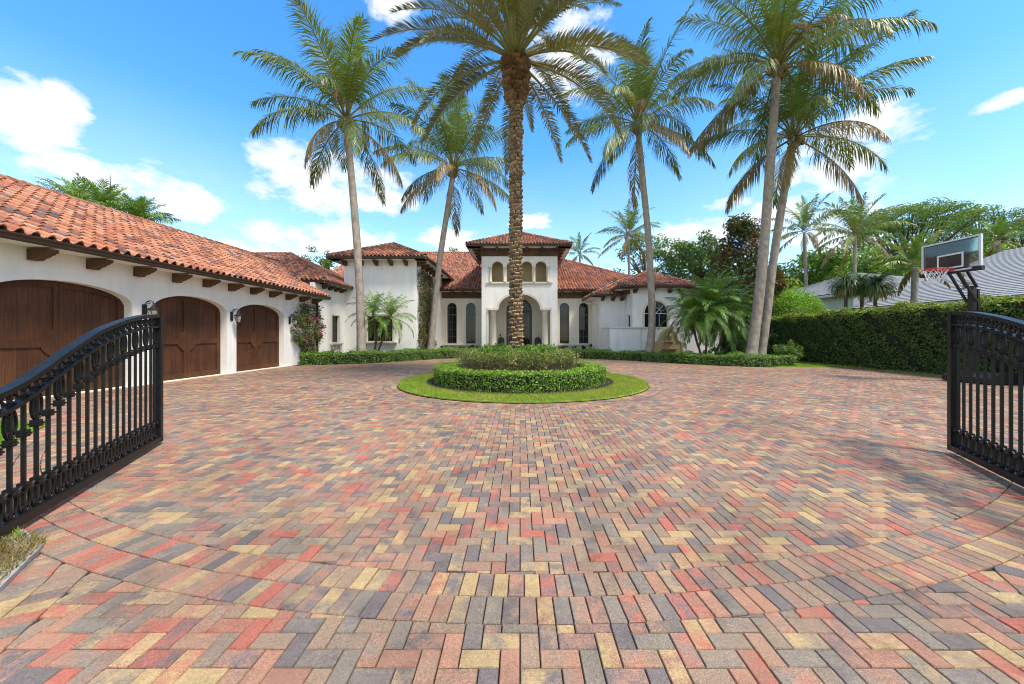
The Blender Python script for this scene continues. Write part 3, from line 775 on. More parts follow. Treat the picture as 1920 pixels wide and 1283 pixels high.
# --- right wing: two stepped blocks
b = MB(); b.slab((0, 29.5, 0), XU, -YU, rect(6.75, 8.8, 0, 4.9), (), .3); b.slab((6.75, 0, 0), YU, -XU, rect(29.801, 32.99, 0, 4.88), (), .299); part(b, 'wall', 'stucco')
b = MB(); b.slab((0, 27.5, 0), XU, -YU, rect(8.79, 12.55, 0, 5.3), [arch(9.72, 11.52, 1.9, 3.35, .95)], .3)
b.slab((8.79, 0, 0), YU, -XU, rect(27.801, 29.49, 0, 5.28), [rect(28.1, 28.75, 1.9, 3.25)], .3)
b.slab((12.55, 0, 0), YU, XU, rect(27.801, 33, 0, 5.28), (), .3); part(b, 'wall', 'stucco')
b = MB(); b.slab((0, 30.5, 0), XU, -YU, rect(12.56, 15.4, 0, 4.9), [rect(13.2, 13.9, 1.2, 2.9)], .3); b.slab((15.4, 0, 0), YU, XU, rect(30.801, 36, 0, 4.88), (), .3); part(b, 'wall', 'stucco')
window((0, 27.5, 0), XU, -YU, 9.72, 11.52, 1.9, 3.35, .95, 3, 1, trim=.15, mun='white', sun_burst=True)
window((8.79, 0, 0), YU, -XU, 28.1, 28.75, 1.9, 3.25, 0, 1, 2, trim=0)
window((0, 30.5, 0), XU, -YU, 13.2, 13.9, 1.2, 2.9, 0, 2, 3, trim=.1)
# front door: arched iron and glass double door
b = MB(); b.slab((0, 33.9, 0), XU, -YU, arch(-1.3, 1.14, .03, 4.0, 1.2), [rect(-1.08, -.2, .4, 3.85), rect(.04, .92, .4, 3.85), [(-.08 + 1.02 * math.cos(math.pi * i / 14), 4.08 + .95 * math.sin(math.pi * i / 14)) for i in range(15)]], .12)
fd = part(b, 'front_door', 'black')
b = MB(); b.slab((0, 33.96, 0), XU, -YU, arch(-1.25, 1.09, .05, 4.0, 1.15), (), .02); part(b, 'door_glass', 'glass', fd)
b = MB()
for c in (-.64, .48):
    for k in range(4):
        z = .7 + k * .85
        for s in (-1, 1):
            pts = [(c + s * (.06 + .16 * math.sin(math.pi * t / 10)), 33.885, z + .42 * (t / 5 - 1) + .3) for t in range(11)]
            b.tube(pts, .016, 5)
    b.tube([(c, 33.885, .42), (c, 33.885, 3.84)], .014, 5)
for a in range(20, 180, 28): b.tube([(-.08, 33.885, 4.1), (-.08 + 1.0 * math.cos(R(a)), 33.885, 4.1 + .93 * math.sin(R(a)))], .015, 5)
part(b, 'iron_scrollwork', 'black', fd)
for u in (-.14, -.02):
    b = MB(); b.tube([(u, 33.86, 1.3), (u, 33.8, 1.35), (u, 33.8, 1.95), (u, 33.86, 2.0)], .018, 6); part(b, 'handle', 'frame', fd)
b = MB(); b.box(-1.95, 33.93, 1.55, -1.85, 33.96, 1.8); part(b, 'doorbell', 'black')

# --- roofs
villa_tiles = []                                                  # all roof tiles, the largest in view become objects
prof = np.array([(0, .0), (.03, .066), (.085, .105), (.14, .066), (.17, .0), (.225, -.03), (.282, .0)])
TW, TE, TL = .28, .37, .46
TCOL = np.array([(.42, .165, .085), (.46, .20, .11), (.36, .135, .075), (.44, .22, .14), (.25, .095, .065), (.14, .085, .075), (.20, .115, .09)])
def tile_verts(o, U, V, N, s=1.0, w=1.0):
    m = len(prof); u = (prof[:, 0] * w)[:, None] * U; h = prof[:, 1][:, None] * N
    return np.concatenate([o + u + h + N * .008, o + u + h + N * .04, o + u * .96 + h * .92 + V * TL])
TF = np.array([(i, i + 1, 8 + i, 7 + i) for i in range(6)] + [(7 + i, 8 + i, 15 + i, 14 + i) for i in range(6)])
def roof(name, polys3, wts_, caps=(), deck=True, seed=0):
    r = np.random.default_rng(seed + 50); d = MB()
    for poly in polys3:
        P = [Vector(p) for p in poly]; c = sum(P, Vector()) / len(P)
        n = (P[1] - P[0]).cross(P[2] - P[0]).normalized()
        if n.z < 0: n = -n
        d.add([tuple(p - n * .02) for p in P] + [tuple(p - n * .1) for p in P], [np.array([list(range(len(P)))]), np.array([list(range(len(P), 2*len(P)))[::-1]])] + [np.array([(i, (i+1) % len(P), len(P) + (i+1) % len(P), len(P)+i) for i in range(len(P))])])
    root = part(d, name, 'mortar')
    for poly in polys3:
        P = [Vector(p) for p in poly]; U = (P[1] - P[0]); U.normalize(); n = (P[1] - P[0]).cross(P[2] - P[0]).normalized()
        if n.z < 0: n = -n
        V = n.cross(U).normalized()
        if V.z < 0: V = -V
        uv = [((p - P[0]).dot(U), (p - P[0]).dot(V)) for p in P]
        u0, u1 = min(a for a, _ in uv), max(a for a, _ in uv); vm = max(b for _, b in uv)
        nu = int(math.ceil((u1 - u0) / TW)); nv = int(math.ceil(vm / TE)); w = (u1 - u0) / nu / TW
        I, J = np.meshgrid(np.arange(nu), np.arange(nv)); I, J = I.ravel(), J.ravel()
        tu, tv = u0 + I * TW * w, J * TE - .06
        ok = inside(np.c_[tu + .14, np.maximum(tv + .2, .05)], uv)
        Un, Vn, Nn = np.array(U), np.array(V), np.array(n); o0 = np.array(P[0])
        for a, bb in zip(tu[ok], tv[ok]):
            jit = r.normal(0, .006, 3); Uj = nrm(Un + Vn * r.normal(0, .012))
            vs = tile_verts(o0 + Un * a + Vn * (bb + jit[0]) + Nn * (.012 + jit[1] * .5), Uj, Vn, nrm(Nn + Un * r.normal(0, .015)), w=w)
            col = TCOL[r.choice(7, p=wts_)] * (1 + .3 * (r.random() - .5))
            villa_tiles.append((root, vs, col, Nn))
    for p, q in caps:                                            # barrel caps along ridges and hips
        p, q = np.array(p, float), np.array(q, float); L = np.linalg.norm(q - p); t = (q - p) / L
        sdv = nrm(np.cross(t, (0, 0, 1.0))); up = np.cross(sdv, t); k = int(L / .36)
        for i in range(k):
            s0, s1 = i * L / k, i * L / k + .43; an = np.linspace(0, math.pi, 7)
            v = [p + t * s + rad * (np.cos(an)[:, None] * sdv * 1.15 + np.sin(an)[:, None] * up) + up * (.03 + lift) for s, rad, lift in ((s0, .13, .0), (s0, .145, .02), (s1, .12, .0))]
            col = TCOL[r.choice(7, p=wts_)] * (1 + .3 * (r.random() - .5)) * .85
            m = MB(); m.add(np.concatenate(v), np.array([(j, j+1, 8+j, 7+j) for j in range(6)] + [(7+j, 8+j, 15+j, 14+j) for j in range(6)]), tint=col)
            part(m, 'ridge_tile', 'tile', root)
        m = MB(); m.bar(tuple(p + up * .01), tuple(q + up * .01), .24, .12); part(m, 'ridge_mortar', 'mortar', root)
    return root
WG = np.array([.25, .24, .14, .15, .09, .06, .07]); WM = np.array([.2, .17, .2, .1, .13, .10, .10])
def S(x, y, z): return (x, y, z)
roof('garage_roof', [[(-11.55, G0, 3.97), (-11.55, 21.35, 3.97), (-13.66, 21.4, 5.02), (-17.15, 24.9, 6.77), (-17.15, G0, 6.77)]], WG, [((-17.15, G0, 6.77), (-17.15, 24.9, 6.77))], seed=1)
roof('hip_roof', [[(-30, 21.4, 5.0), (-11.9, 21.4, 5.0), (-17.66, 27.16, 7.88), (-30, 27.16, 7.88)], [(-11.9, 21.4, 5.0), (-11.9, 32.9, 5.0), (-17.66, 27.16, 7.88)]], WG,
     [((-11.9, 21.4, 5.0), (-17.66, 27.16, 7.88)), ((-17.66, 27.16, 7.88), (-30, 27.16, 7.88))], seed=2)
cx0, cx1, cy0, ch = -13.3, -6.55, 24.3, 7.1; ck = (cx1 - cx0) / 2; cm = (cx0 + cx1) / 2
roof('pavilion_roof', [[(cx0, cy0, ch), (cx1, cy0, ch), (cm, cy0 + ck, ch + .5 * ck)], [(cx1, cy0, ch), (cx1, 38, ch), (cm, 38, ch + .5 * ck), (cm, cy0 + ck, ch + .5 * ck)], [(cx0, 38, ch), (cx0, cy0, ch), (cm, cy0 + ck, ch + .5 * ck), (cm, 38, ch + .5 * ck)]], WM,
     [((cx0, cy0, ch), (cm, cy0 + ck, ch + .5 * ck)), ((cx1, cy0, ch), (cm, cy0 + ck, ch + .5 * ck)), ((cm, cy0 + ck, ch + .5 * ck), (cm, 38, ch + .5 * ck))], seed=3)
dy, dh, dk = 32.3, 5.88, 12.6; dx0, dx1 = -20.0, 14.6
roof('main_roof', [[(dx0, dy, dh), (-3.45, dy, dh), (-3.45, dy + dk, dh + .5 * dk), (dx0, dy + dk, dh + .5 * dk)], [(3.4, dy, dh), (dx1, dy, dh), (dx1 - dk, dy + dk, dh + .5 * dk), (-3.4, dy + dk, dh + .5 * dk), (-3.4, 37.5, dh + 2.6), (3.4, 37.5, dh + 2.6)],
     [(dx1, dy, dh), (dx1, dy + 2 * dk, dh), (dx1 - dk, dy + dk, dh + .5 * dk)]], WM, [((dx1, dy, dh), (dx1 - dk, dy + dk, dh + .5 * dk)), ((dx1 - dk, dy + dk, dh + .5 * dk), (dx0, dy + dk, dh + .5 * dk))], seed=4)
tx0, tx1, ty0, th = -4.58, 4.40, 30.2, 9.5; tk = (tx1 - tx0) / 2; tm = (tx0 + tx1) / 2
roof('tower_roof', [[(tx0, ty0, th), (tx1, ty0, th), (tm, ty0 + tk, th + .5 * tk)], [(tx1, ty0, th), (tx1, ty0 + 2 * tk, th), (tm, ty0 + tk, th + .5 * tk)], [(tx0, ty0 + 2 * tk, th), (tx0, ty0, th), (tm, ty0 + tk, th + .5 * tk)]], WM,
     [((tx0, ty0, th), (tm, ty0 + tk, th + .5 * tk)), ((tx1, ty0, th), (tm, ty0 + tk, th + .5 * tk))], seed=5)
rk = 4.5
roof('side_roof', [[(5.9, 28.8, 5.0), (12, 28.8, 5.0), (10.4 + 2, 28.8 + rk, 7.25), (5.9 + rk, 28.8 + rk, 7.25)], [(5.9, 38, 5.0), (5.9, 28.8, 5.0), (5.9 + rk, 28.8 + rk, 7.25), (5.9 + rk, 38, 7.25)]], WM, [((5.9, 28.8, 5.0), (5.9 + rk, 28.8 + rk, 7.25))], seed=6)
sx0, sx1, sy0, sh = 7.6, 13.75, 26.8, 5.45; sk = (sx1 - sx0) / 2; sm = (sx0 + sx1) / 2
roof('corner_roof', [[(sx0, sy0, sh), (sx1, sy0, sh), (sm, sy0 + sk, sh + .5 * sk)], [(sx1, sy0, sh), (sx1, 36, sh), (sm, 36, sh + .5 * sk), (sm, sy0 + sk, sh + .5 * sk)], [(sx0, 36, sh), (sx0, sy0, sh), (sm, sy0 + sk, sh + .5 * sk), (sm, 36, sh + .5 * sk)]], WM,
     [((sx0, sy0, sh), (sm, sy0 + sk, sh + .5 * sk)), ((sx1, sy0, sh), (sm, sy0 + sk, sh + .5 * sk))], seed=7)
roof('end_roof', [[(12.8, 29.8, 5.0), (16.2, 29.8, 5.0), (14.9, 31.1, 5.65), (12.8, 31.1, 5.65)], [(16.2, 29.8, 5.0), (16.2, 36, 5.0), (14.9, 34.7, 5.65), (14.9, 31.1, 5.65)]], WM, [((16.2, 29.8, 5.0), (14.9, 31.1, 5.65))], seed=8)
# the tiles that show largest become objects, the rest one piece per roof
cn = np.array([t[1].mean(0) for t in villa_tiles]); nn = np.array([t[3] for t in villa_tiles])
scr = CXP + cn[:, 0] * FX / cn[:, 1]; view = np.array([0, 0, EYE]) - cn; dist = np.linalg.norm(view, axis=1)
face = np.clip((nn * view).sum(1) / dist, .0, 1) + .05
key = np.where((scr > 0) & (scr < 1920) & (cn[:, 1] > 1), face / dist ** 2, 0); big = set(np.argsort(-key)[:290].tolist())
groups = {}
for i, (root, vs, col, n_) in enumerate(villa_tiles):
    if i in big:
        m = MB(); m.add(vs, TF, tint=col); part(m, 'roof_tile', 'tile', root)
    else: groups.setdefault(root.name, []).append(i)
for rn, idx in groups.items():
    vs = np.concatenate([villa_tiles[i][1] for i in idx]); k = len(idx)
    F = (np.arange(k)[:, None, None] * 21 + TF[None]).reshape(-1, 4)
    m = MB(); m.add(vs, [F], tint=np.repeat(np.array([villa_tiles[i][2] for i in idx]), 21, 0))
    tag(part(m, 'roof_tiles', 'tile', bpy.data.objects[rn]), kind='stuff')

# --- gutters, soffits and corbels
def eave(p, q, z, inward, over, soffit_z=None, gut=.12, hgt=.17, drop=.04):
    """a moulded gutter along p-q with the top at z and a soffit reaching inward by over"""
    p, q, inn = Vector((*p, z)), Vector((*q, z)), Vector((*inward, 0)); m = MB()
    U = (q - p).normalized(); L = (q - p).length
    pr = [(-.02, 0), (-gut, 0), (-gut, -.03), (-gut * .75, -.07), (-gut * .7, -hgt * .75), (-gut * .35, -hgt), (-.02, -hgt)]
    V = [tuple(e + inn * a + ZU * (c - drop)) for e in (p, q) for a, c in pr]; k = len(pr)
    m.add(V, [np.array([(i, (i+1) % k, k + (i+1) % k, k + i) for i in range(k)]), np.array([list(range(k)), list(range(k, 2*k))[::-1]])])
    g_ = part(m, 'gutter', 'gutter')
    m = MB(); zz = z - drop - hgt + .02
    a, b_ = p + inn * -.02, q + inn * -.02
    a.z = b_.z = zz
    v = [a, b_, b_ + inn * over, a + inn * over]; m.add([tuple(x) for x in v] + [tuple(x + ZU * .04) for x in v], np.array([(0, 1, 2, 3), (7, 6, 5, 4), (0, 4, 5, 1), (1, 5, 6, 2), (2, 6, 7, 3), (3, 7, 4, 0)]))
    part(m, 'soffit', 'stucco')
cor_pr = [(0, 0), (.62, 0), (.62, -.09), (.56, -.10), (.50, -.15), (.44, -.16), (.36, -.22), (.26, -.24), (.18, -.31), (0, -.31)]
def corbel_mesh(w, s=1.0):
    m = MB(); m.slab((0, w / 2, 0), XU, YU, [(a * s, c * s) for a, c in cor_pr], (), w); return m
def corbels(points, rotz, z, w=.2, s=1.0):
    me = corbel_mesh(w, s).mesh('corbel', MT['beam'])
    for x, y in points:
        o = link('corbel', me, villa); o.location = Vector((x, y, z)) - villa.location; o.rotation_euler = (0, 0, rotz)
eave((-11.55, G0), (-11.55, 21.35), 3.99, (-1, 0), .67)
corbels([(GX + .001, y) for y in [5.2, 6.4, 7.6, 8.8, 9.99, 11.2, 12.43, 13.62, 14.8, 16.0, 17.2, 18.4, 19.55, 20.7]], 0, 3.76, .2, .88)
eave((-11.55, 21.4), (-13.4, 21.4), 4.0, (0, -1), .1)
eave((-11.9, 21.4), (-11.9, 24.9), 5.03, (-1, 0), .54); eave((-30, 21.4), (-11.9, 21.4), 5.03, (0, 1), .6)
corbels([(BX, 22.15 + .72 * i) for i in range(4)], 0, 4.81, .2, .8)
eave((cx0, cy0), (cx1, cy0), ch + .02, (0, 1), .72); eave((cx1, cy0), (cx1, 32.6), ch + .02, (-1, 0), .82); eave((cx0, 30), (cx0, cy0), ch + .02, (1, 0), .82)
corbels([(x, 25 - .001) for x in (-12.35, -11.2, -10.15, -9.1, -8.05)], R(-90), 6.89, .2, 1.0)
corbels([(-7.35 + .001, y) for y in (25.2, 26.3, 27.4, 28.5, 29.6, 30.7)], 0, 6.89, .2, 1.0)
eave((-7.34, dy), (-3.39, dy), dh + .02, (0, 1), .72); eave((3.31, dy), (7.5, dy), dh + .02, (0, 1), .72)
for x0, x1 in ((-7.3, -3.39), (3.31, 7.0)):
    b = MB(); b.box(x0, 32.9, 5.12, x1, 33.02, 5.66); part(b, 'frieze_board', 'beam')
corbels([(x, 32.899) for x in (-6.3, -5.3, -4.3, 3.9, 4.9, 5.9, 6.7)], R(-90), 5.67, .22, .9)
eave((tx0, ty0), (tx1, ty0), th + .03, (0, 1), .85, hgt=.22); eave((tx0, ty0 + 5), (tx0, ty0), th + .03, (1, 0), 1.25, hgt=.22); eave((tx1, ty0), (tx1, ty0 + 5), th + .03, (-1, 0), 1.15, hgt=.22)
b = MB(); b.box(tl - .1, TY - .1, 8.62, tr + .1, TY + .2, 9.3); b.box(tl - .1, TY + .2, 8.62, tl + .05, 36, 9.3); b.box(tr - .05, TY + .2, 8.62, tr + .1, 36, 9.3); part(b, 'frieze_board', 'beam')
corbels([(x, TY - .1) for x in (-3.3, -2.0, -.7, .6, 1.9, 3.2)], R(-90), 9.27, .24, .95)
corbels([(tl - .1, y) for y in (31.3, 32.5, 33.7, 34.9)], R(180), 9.27, .24, 1.2); corbels([(tr + .1, y) for y in (31.3, 32.5, 33.7, 34.9)], 0, 9.27, .24, 1.0)
eave((5.9, 28.8), (8.4, 28.8), 5.02, (0, 1), .72); eave((5.9, 33.0), (5.9, 28.8), 5.02, (1, 0), .86)
corbels([(x, 29.499) for x in (6.9, 7.75, 8.5)], R(-90), 4.82, .22, .95)
eave((sx0, sy0), (sx1, sy0), sh + .02, (0, 1), .72); eave((sx0, 29.0), (sx0, sy0), sh + .02, (1, 0), 1.2); eave((sx1, sy0), (sx1, 33), sh + .02, (-1, 0), 1.2)
corbels([(x, 27.499) for x in (8.95, 10.3, 11.65, 12.4)], R(-90), 5.24, .22, .95); corbels([(8.789, 28.2), (8.789, 29.2)], R(180), 5.24, .22, .95)
eave((13.0, 29.8), (16.2, 29.8), 5.02, (0, 1), .72); b = MB(); b.box(12.7, 30.4, 4.5, 15.3, 30.52, 4.82); part(b, 'frieze_board', 'beam')
# downspout on the right wing
b = MB(); b.tube([(5.98, 32.0, 4.85), (5.98, 32.0, 4.6), (6.6, 31.0, 4.35), (6.66, 30.6, 4.2)], .05, 8); b.tube([(6.66, 30.6, 4.25), (6.66, 30.6, .1)], .05, 8); part(b, 'downspout', 'cream')
# ------------------------------------------------------------------ courtyard wall, fountain, lanterns, chairs
rng = np.random.default_rng(5)
wallr = thing('courtyard_wall', 'low white stucco courtyard wall with stone coping behind the stone fountain', 'wall', (10, 26.5, 0)); wallr['kind'] = 'thing'
wp = [(6.87, 29.2), (6.87, 26.5), (8.9, 26.5), (9.2, 26.85), (15.2, 26.85)]
for p, q in zip(wp[:-1], wp[1:]):
    b = MB(); p_, q_ = Vector((*p, 0)), Vector((*q, 0)); d = (q_ - p_).normalized()
    b.bar(p_ + ZU * 1.08 - d * .0, q_ + ZU * 1.08 + d * .1, .22, 2.16); b.build('wall_panel', MT['stucco'], wallr)
    b = MB(); b.bar(p_ + ZU * 2.22 - d * .02, q_ + ZU * 2.22 + d * .12, .34, .11 + .002 * len(wallr.children)); b.build('coping', MT['cream'], wallr)

ft = thing('wall_fountain', 'yellow carved stone wall fountain with shell basin against the white courtyard wall', 'fountain', (11.2, 26.7, 0))
ol = [(-1.08, 0), (1.08, 0), (1.08, 1.05), (.98, 1.16), (.8, 1.22), (.72, 1.36)] + [(.66 * math.cos(t), 1.5 + .62 * math.sin(t)) for t in np.linspace(.05, math.pi - .05, 13)] + [(-.72, 1.36), (-.8, 1.22), (-.98, 1.16), (-1.08, 1.05)]
b = MB(); b.slab((11.2, 26.5, 0), XU, -YU, ol, (), .2); b.build('back_slab', MT['sandstone'], ft)
inner = [(x * .86, .06 + z * .9) for x, z in ol]
b = MB(); b.band((11.2, 26.5, 0), XU, -YU, inner, ol, .05, closed=True); b.build('raised_border', MT['sandstone'], ft)
b = MB()                                                         # beast mask: mane, brow, cheeks, muzzle
b.lathe([(.02, .12), (.14, .1), (.22, .02), (.25, -.06)], (0, 0, 0), 14)
V = b.V.pop(); V2 = np.c_[11.2 + V[:, 0], 26.46 - V[:, 2] - .03, 1.62 + V[:, 1] * 1.1]; b.V.append(V2.astype(np.float32))
for i in range(14):
    a = 2 * math.pi * i / 14; b.tube([(11.2 + .2 * math.cos(a), 26.42, 1.62 + .22 * math.sin(a)), (11.2 + .3 * math.cos(a + .2), 26.45, 1.62 + .32 * math.sin(a + .2))], [.05, .02], 6)
b.tube([(11.2, 26.36, 1.68), (11.2, 26.25, 1.56)], [.07, .06], 8); b.tube([(11.1, 26.34, 1.7), (11.17, 26.33, 1.68)], .03, 6); b.tube([(11.3, 26.34, 1.7), (11.23, 26.33, 1.68)], .03, 6); b.box(11.13, 26.27, 1.46, 11.27, 26.36, 1.5)
b.build('beast_mask', MT['sandstone'], ft, True)
def shell(z, w, d, h, n=11):
    m = MB(); V = []; rows = 5
    for j in range(rows):
        t = j / (rows - 1)
        for i in range(n * 2 + 1):
            a = math.pi * i / (2 * n); f = 1 + .08 * (i % 2) * t; rr = (.25 + .75 * t ** .6)
            V.append((11.2 - w * math.cos(a) * rr * f, 26.49 - d * math.sin(a) * rr * f, z - h * (1 - t)))
    k = 2 * n + 1; m.add(V, np.array([(j*k+i, j*k+i+1, (j+1)*k+i+1, (j+1)*k+i) for j in range(rows - 1) for i in range(k - 1)]))
    m.box(11.2 - w * .95, 26.3, z - .04, 11.2 + w * .95, 26.49, z - .02); return m
shell(.62, .55, .38, .3).build('shell_basin', MT['sandstone'], ft); shell(1.16, .34, .22, .12).build('shell_ledge', MT['sandstone'], ft)

def lantern():
    t = thing('wall_lantern', 'x', 'lantern', (0, 0, 0), 0, 'black lanterns between the garage doors')
    b = MB(); b.box(0, -.07, -.28, .03, .07, .1); b.build('back_plate', MT['black'], t)
    b = MB(); pts = [(.03, 0, -.02)] + [(.03 + .17 * (1 - math.cos(a)), 0, .02 + .2 * math.sin(a)) for a in np.linspace(.2, math.pi * .95, 12)]
    b.tube(pts, .013, 6); c = [(.16 + (.07 - .05 * s) * math.cos(7 * s + 2.4), 0, .17 + (.07 - .05 * s) * math.sin(7 * s + 2.4)) for s in np.linspace(0, 1, 16)]; b.tube(c, .01, 5); b.build('scroll_arm', MT['black'], t)
    X = .3
    b = MB(); b.lathe([(.012, .1), (.03, .07), (.05, .02), (.13, -.04), (.155, -.06), (.155, -.085), (.12, -.085)], (X, 0, 0), 6); b.tube([(.34, 0, .06), (X, 0, .1)], .012, 5); b.lathe([(.005, .16), (.018, .13), (.005, .1)], (X, 0, 0), 6); b.build('cap', MT['black'], t)
    b = MB(); b.lathe([(.115, -.087), (.125, -.15), (.075, -.34), (.06, -.34)], (X, 0, 0), 6); b.build('glass', MT['lamp_glass'], t)
    b = MB()
    for i in range(6):
        a = 2 * math.pi * i / 6; b.tube([(X + r * math.cos(a), r * math.sin(a), z) for r, z in ((.12, -.085), (.13, -.15), (.08, -.345))], .009, 4)
    b.lathe([(.085, -.33), (.085, -.36), (.03, -.4), (.02, -.45), (.004, -.48)], (X, 0, 0), 6); b.build('cage', MT['black'], t); return t
m, nt, bs = new_mat('seeded lamp glass'); bs.inputs['Base Color'].default_value = (.5, .46, .36, 1); bs.inputs['Roughness'].default_value = .12; bs.inputs['Transmission Weight'].default_value = .45; bump(nt, node_noise(nt, 40, 3).outputs['Fac'], .4, .01, bs); MT['lamp_glass'] = m
lt = lantern(); lt.location = (GX + .001, 11.42, 2.52); lt['label'] = 'black scrolled wall lantern between the wide garage door and the middle garage door'
l2 = copy_tree(lt, (GX + .001, 14.87, 2.52)); l2['label'] = 'black scrolled wall lantern between the middle and farthest garage doors'
l3 = copy_tree(lt, (GX + .001, 18.62, 2.52)); l3['label'] = 'black scrolled wall lantern half hidden in the flowering climber'

def chair():
    t = thing('porch_chair', 'x', 'chair', (0, 0, 0), 0, 'dark chairs beside the front door')
    b = MB(); b.box(-.3, -.3, .42, .3, .3, .5); b.build('seat', MT['frame'], t)
    b = MB(); b.slab((0, .3, 0), XU, -YU, arch(-.3, .3, .5, 1.15, .32, 10), (), .06); b.build('backrest', MT['black'], t)
    for x in (-.27, .27):
        for y in (-.27, .27):
            b = MB(); b.bar((x, y, 0), (x, y, .42), .055, .055); b.build('leg', MT['black'], t)
        b = MB(); b.bar((x, -.28, .72), (x, .25, .74), .06, .05); b.bar((x, -.26, .5), (x, -.26, .7), .045, .045); b.build('arm', MT['black'], t)
    return t
c1 = chair(); c1.location = (-1.78, 33.2, .02); c1['label'] = 'dark round backed porch chair beside the left column of the entrance'
c2 = copy_tree(c1, (1.68, 33.2, .02)); c2['label'] = 'dark round backed porch chair beside the right column of the entrance'

# ------------------------------------------------------------------ iron gates
def cscroll(w, h, r=.0095):
    """a C shape bulging to +x, curled at both ends, centred on z = 0"""
    pts = []
    for s in np.linspace(0, 1, 7): 
        a = math.pi * (1.9 - 1.15 * s); rr = .02 + .012 * s; pts.append((w * .15 + rr * math.cos(a), 0, h / 2 - .03 + rr * math.sin(a)))
    for a in np.linspace(math.pi / 2 - .25, -math.pi / 2 + .25, 9): pts.append((w * math.cos(a), 0, (h / 2) * math.sin(a)))
    q = [(x, 0, -z) for x, _, z in pts[:7]][::-1]
    m = MB(); m.tube(pts + q, r, 5, flat=1.0); V = m.V.pop(); V[:, 1] *= 1.4; m.V.append(V); return m
def gate(name, label, loc, rotz, table, L, mirror=1, bars=22):
    t = thing(name, label, 'gate', (0, 0, 0), 0, 'open driveway gates')
    T = np.array(table); H = lambda u: float(np.interp(u, T[:, 0], T[:, 1]))
    us = np.linspace(0, L, 40); hs = np.array([H(u) for u in us]); ker = np.array([1, 2, 3, 2, 1]) / 9; hs = np.convolve(np.r_[hs[0], hs[0], hs, hs[-1], hs[-1]], ker, 'valid')
    H = lambda u: float(np.interp(u, us, hs))
    def rail(nm, d0, d1, w):
        b = MB(); V = []
        for u in us: V += [(u, -w / 2, H(u) - d1), (u, w / 2, H(u) - d1), (u, w / 2, H(u) - d0), (u, -w / 2, H(u) - d0)]
        n = len(us); b.add(V, [np.array([(4*i+k, 4*i+(k+1) % 4, 4*i+4+(k+1) % 4, 4*i+4+k) for i in range(n - 1) for k in range(4)]), np.array([(0, 3, 2, 1), (4*n-4, 4*n-3, 4*n-2, 4*n-1)])])
        return b.build(nm, MT['iron'], t)
    rail('top_rail', 0, .046, .08); rail('middle_rail', .165, .19, .07)
    zb = .05
    b = MB(); b.box(0, -.045, zb, L, .045, zb + .075); b.build('bottom_rail', MT['iron'], t)
    b = MB(); b.box(-.001, -.045, zb - .002, .085, .045, H(0) - .0005); b.build('end_post', MT['iron'], t)
    b = MB(); b.box(L - .05, -.052, -.05, L + .05, .052, H(L) + .25); b.build('hinge_post', MT['iron'], t)
    c_up = cscroll(.048, .235).mesh('scroll', MT['iron']); c_lo = cscroll(.052, .225).mesh('scroll', MT['iron'])
    m = MB()
    pts = [(.042 * math.cos(a) * (1 - .3 * a / 6), 0, .042 * math.sin(a) * (1 - .3 * a / 6)) for a in np.linspace(-.3, 5.2, 14)]
    m.tube(pts, .009, 5); V = m.V.pop(); V[:, 1] *= 1.4; m.V.append(V); curl = m.mesh('curl', MT['iron'])
    cm = MB(); cm.box(-.027, -.027, -.012, .027, .027, .012); cm.box(-.034, -.034, -.03, .034, .034, -.014); cm.box(-.027, -.027, -.046, .027, .027, -.032); cmesh = cm.mesh('collar', MT['iron'])
    step = (L - .08) / bars
    def put(nm, me, parent, u, z, flip=1):
        o = link(nm, me, parent); o.location = (u, 0, z); o.scale = (flip, 1, 1); return o
    for i in range(bars):
        u = .05 + step * (i + .55); zt = H(u)
        b = MB(); w = .0115; b.box(u - w, -w, zb + .07, u + w, w, zt - .05); bar_ = b.build('baluster', MT['iron'], t)
        put('collar', cmesh, bar_, u, zt - .44); put('collar', cmesh, bar_, u, zb + .31)
        if i % 2 == 0:
            for s in (-1, 1):
                put('scroll', c_up, t, u + s * .0115, zt - .305, s); put('scroll', c_lo, t, u + s * .0115, zb + .185, s)
        else:
            for s in (-1, 1): put('scroll', c_lo, t, u + s * .0115, zb + .185, s)
        for s in (-1, 1): put('curl', curl, t, u + s * .042, zt - .112, s)
    t.location = loc; t.rotation_euler = (0, 0, rotz); return t
pe, ph_ = Vector((-5.33, 5.2, 0)), Vector((-4.05, 2.74, 0)); d = ph_ - pe
tabl = [(0, 1.915), (.5, 1.885), (1, 1.80), (1.5, 1.676), (2, 1.475), (2.5, 1.25), (2.77, 1.165), (3.3, 1.08)]
gate('driveway_gate', 'black wrought iron gate leaf with curved top standing open before the garage doors', pe, math.atan2(d.y, d.x), tabl, 3.2)
pe2, ph2 = Vector((5.89, 4.8, 0)), Vector((5.23, 3.64, 0)); d = ph2 - pe2
gate('driveway_gate', 'black wrought iron gate leaf with curved top standing open before the tall hedge', pe2, math.atan2(d.y, d.x), [(a, z + .015) for a, z in tabl], 3.2)

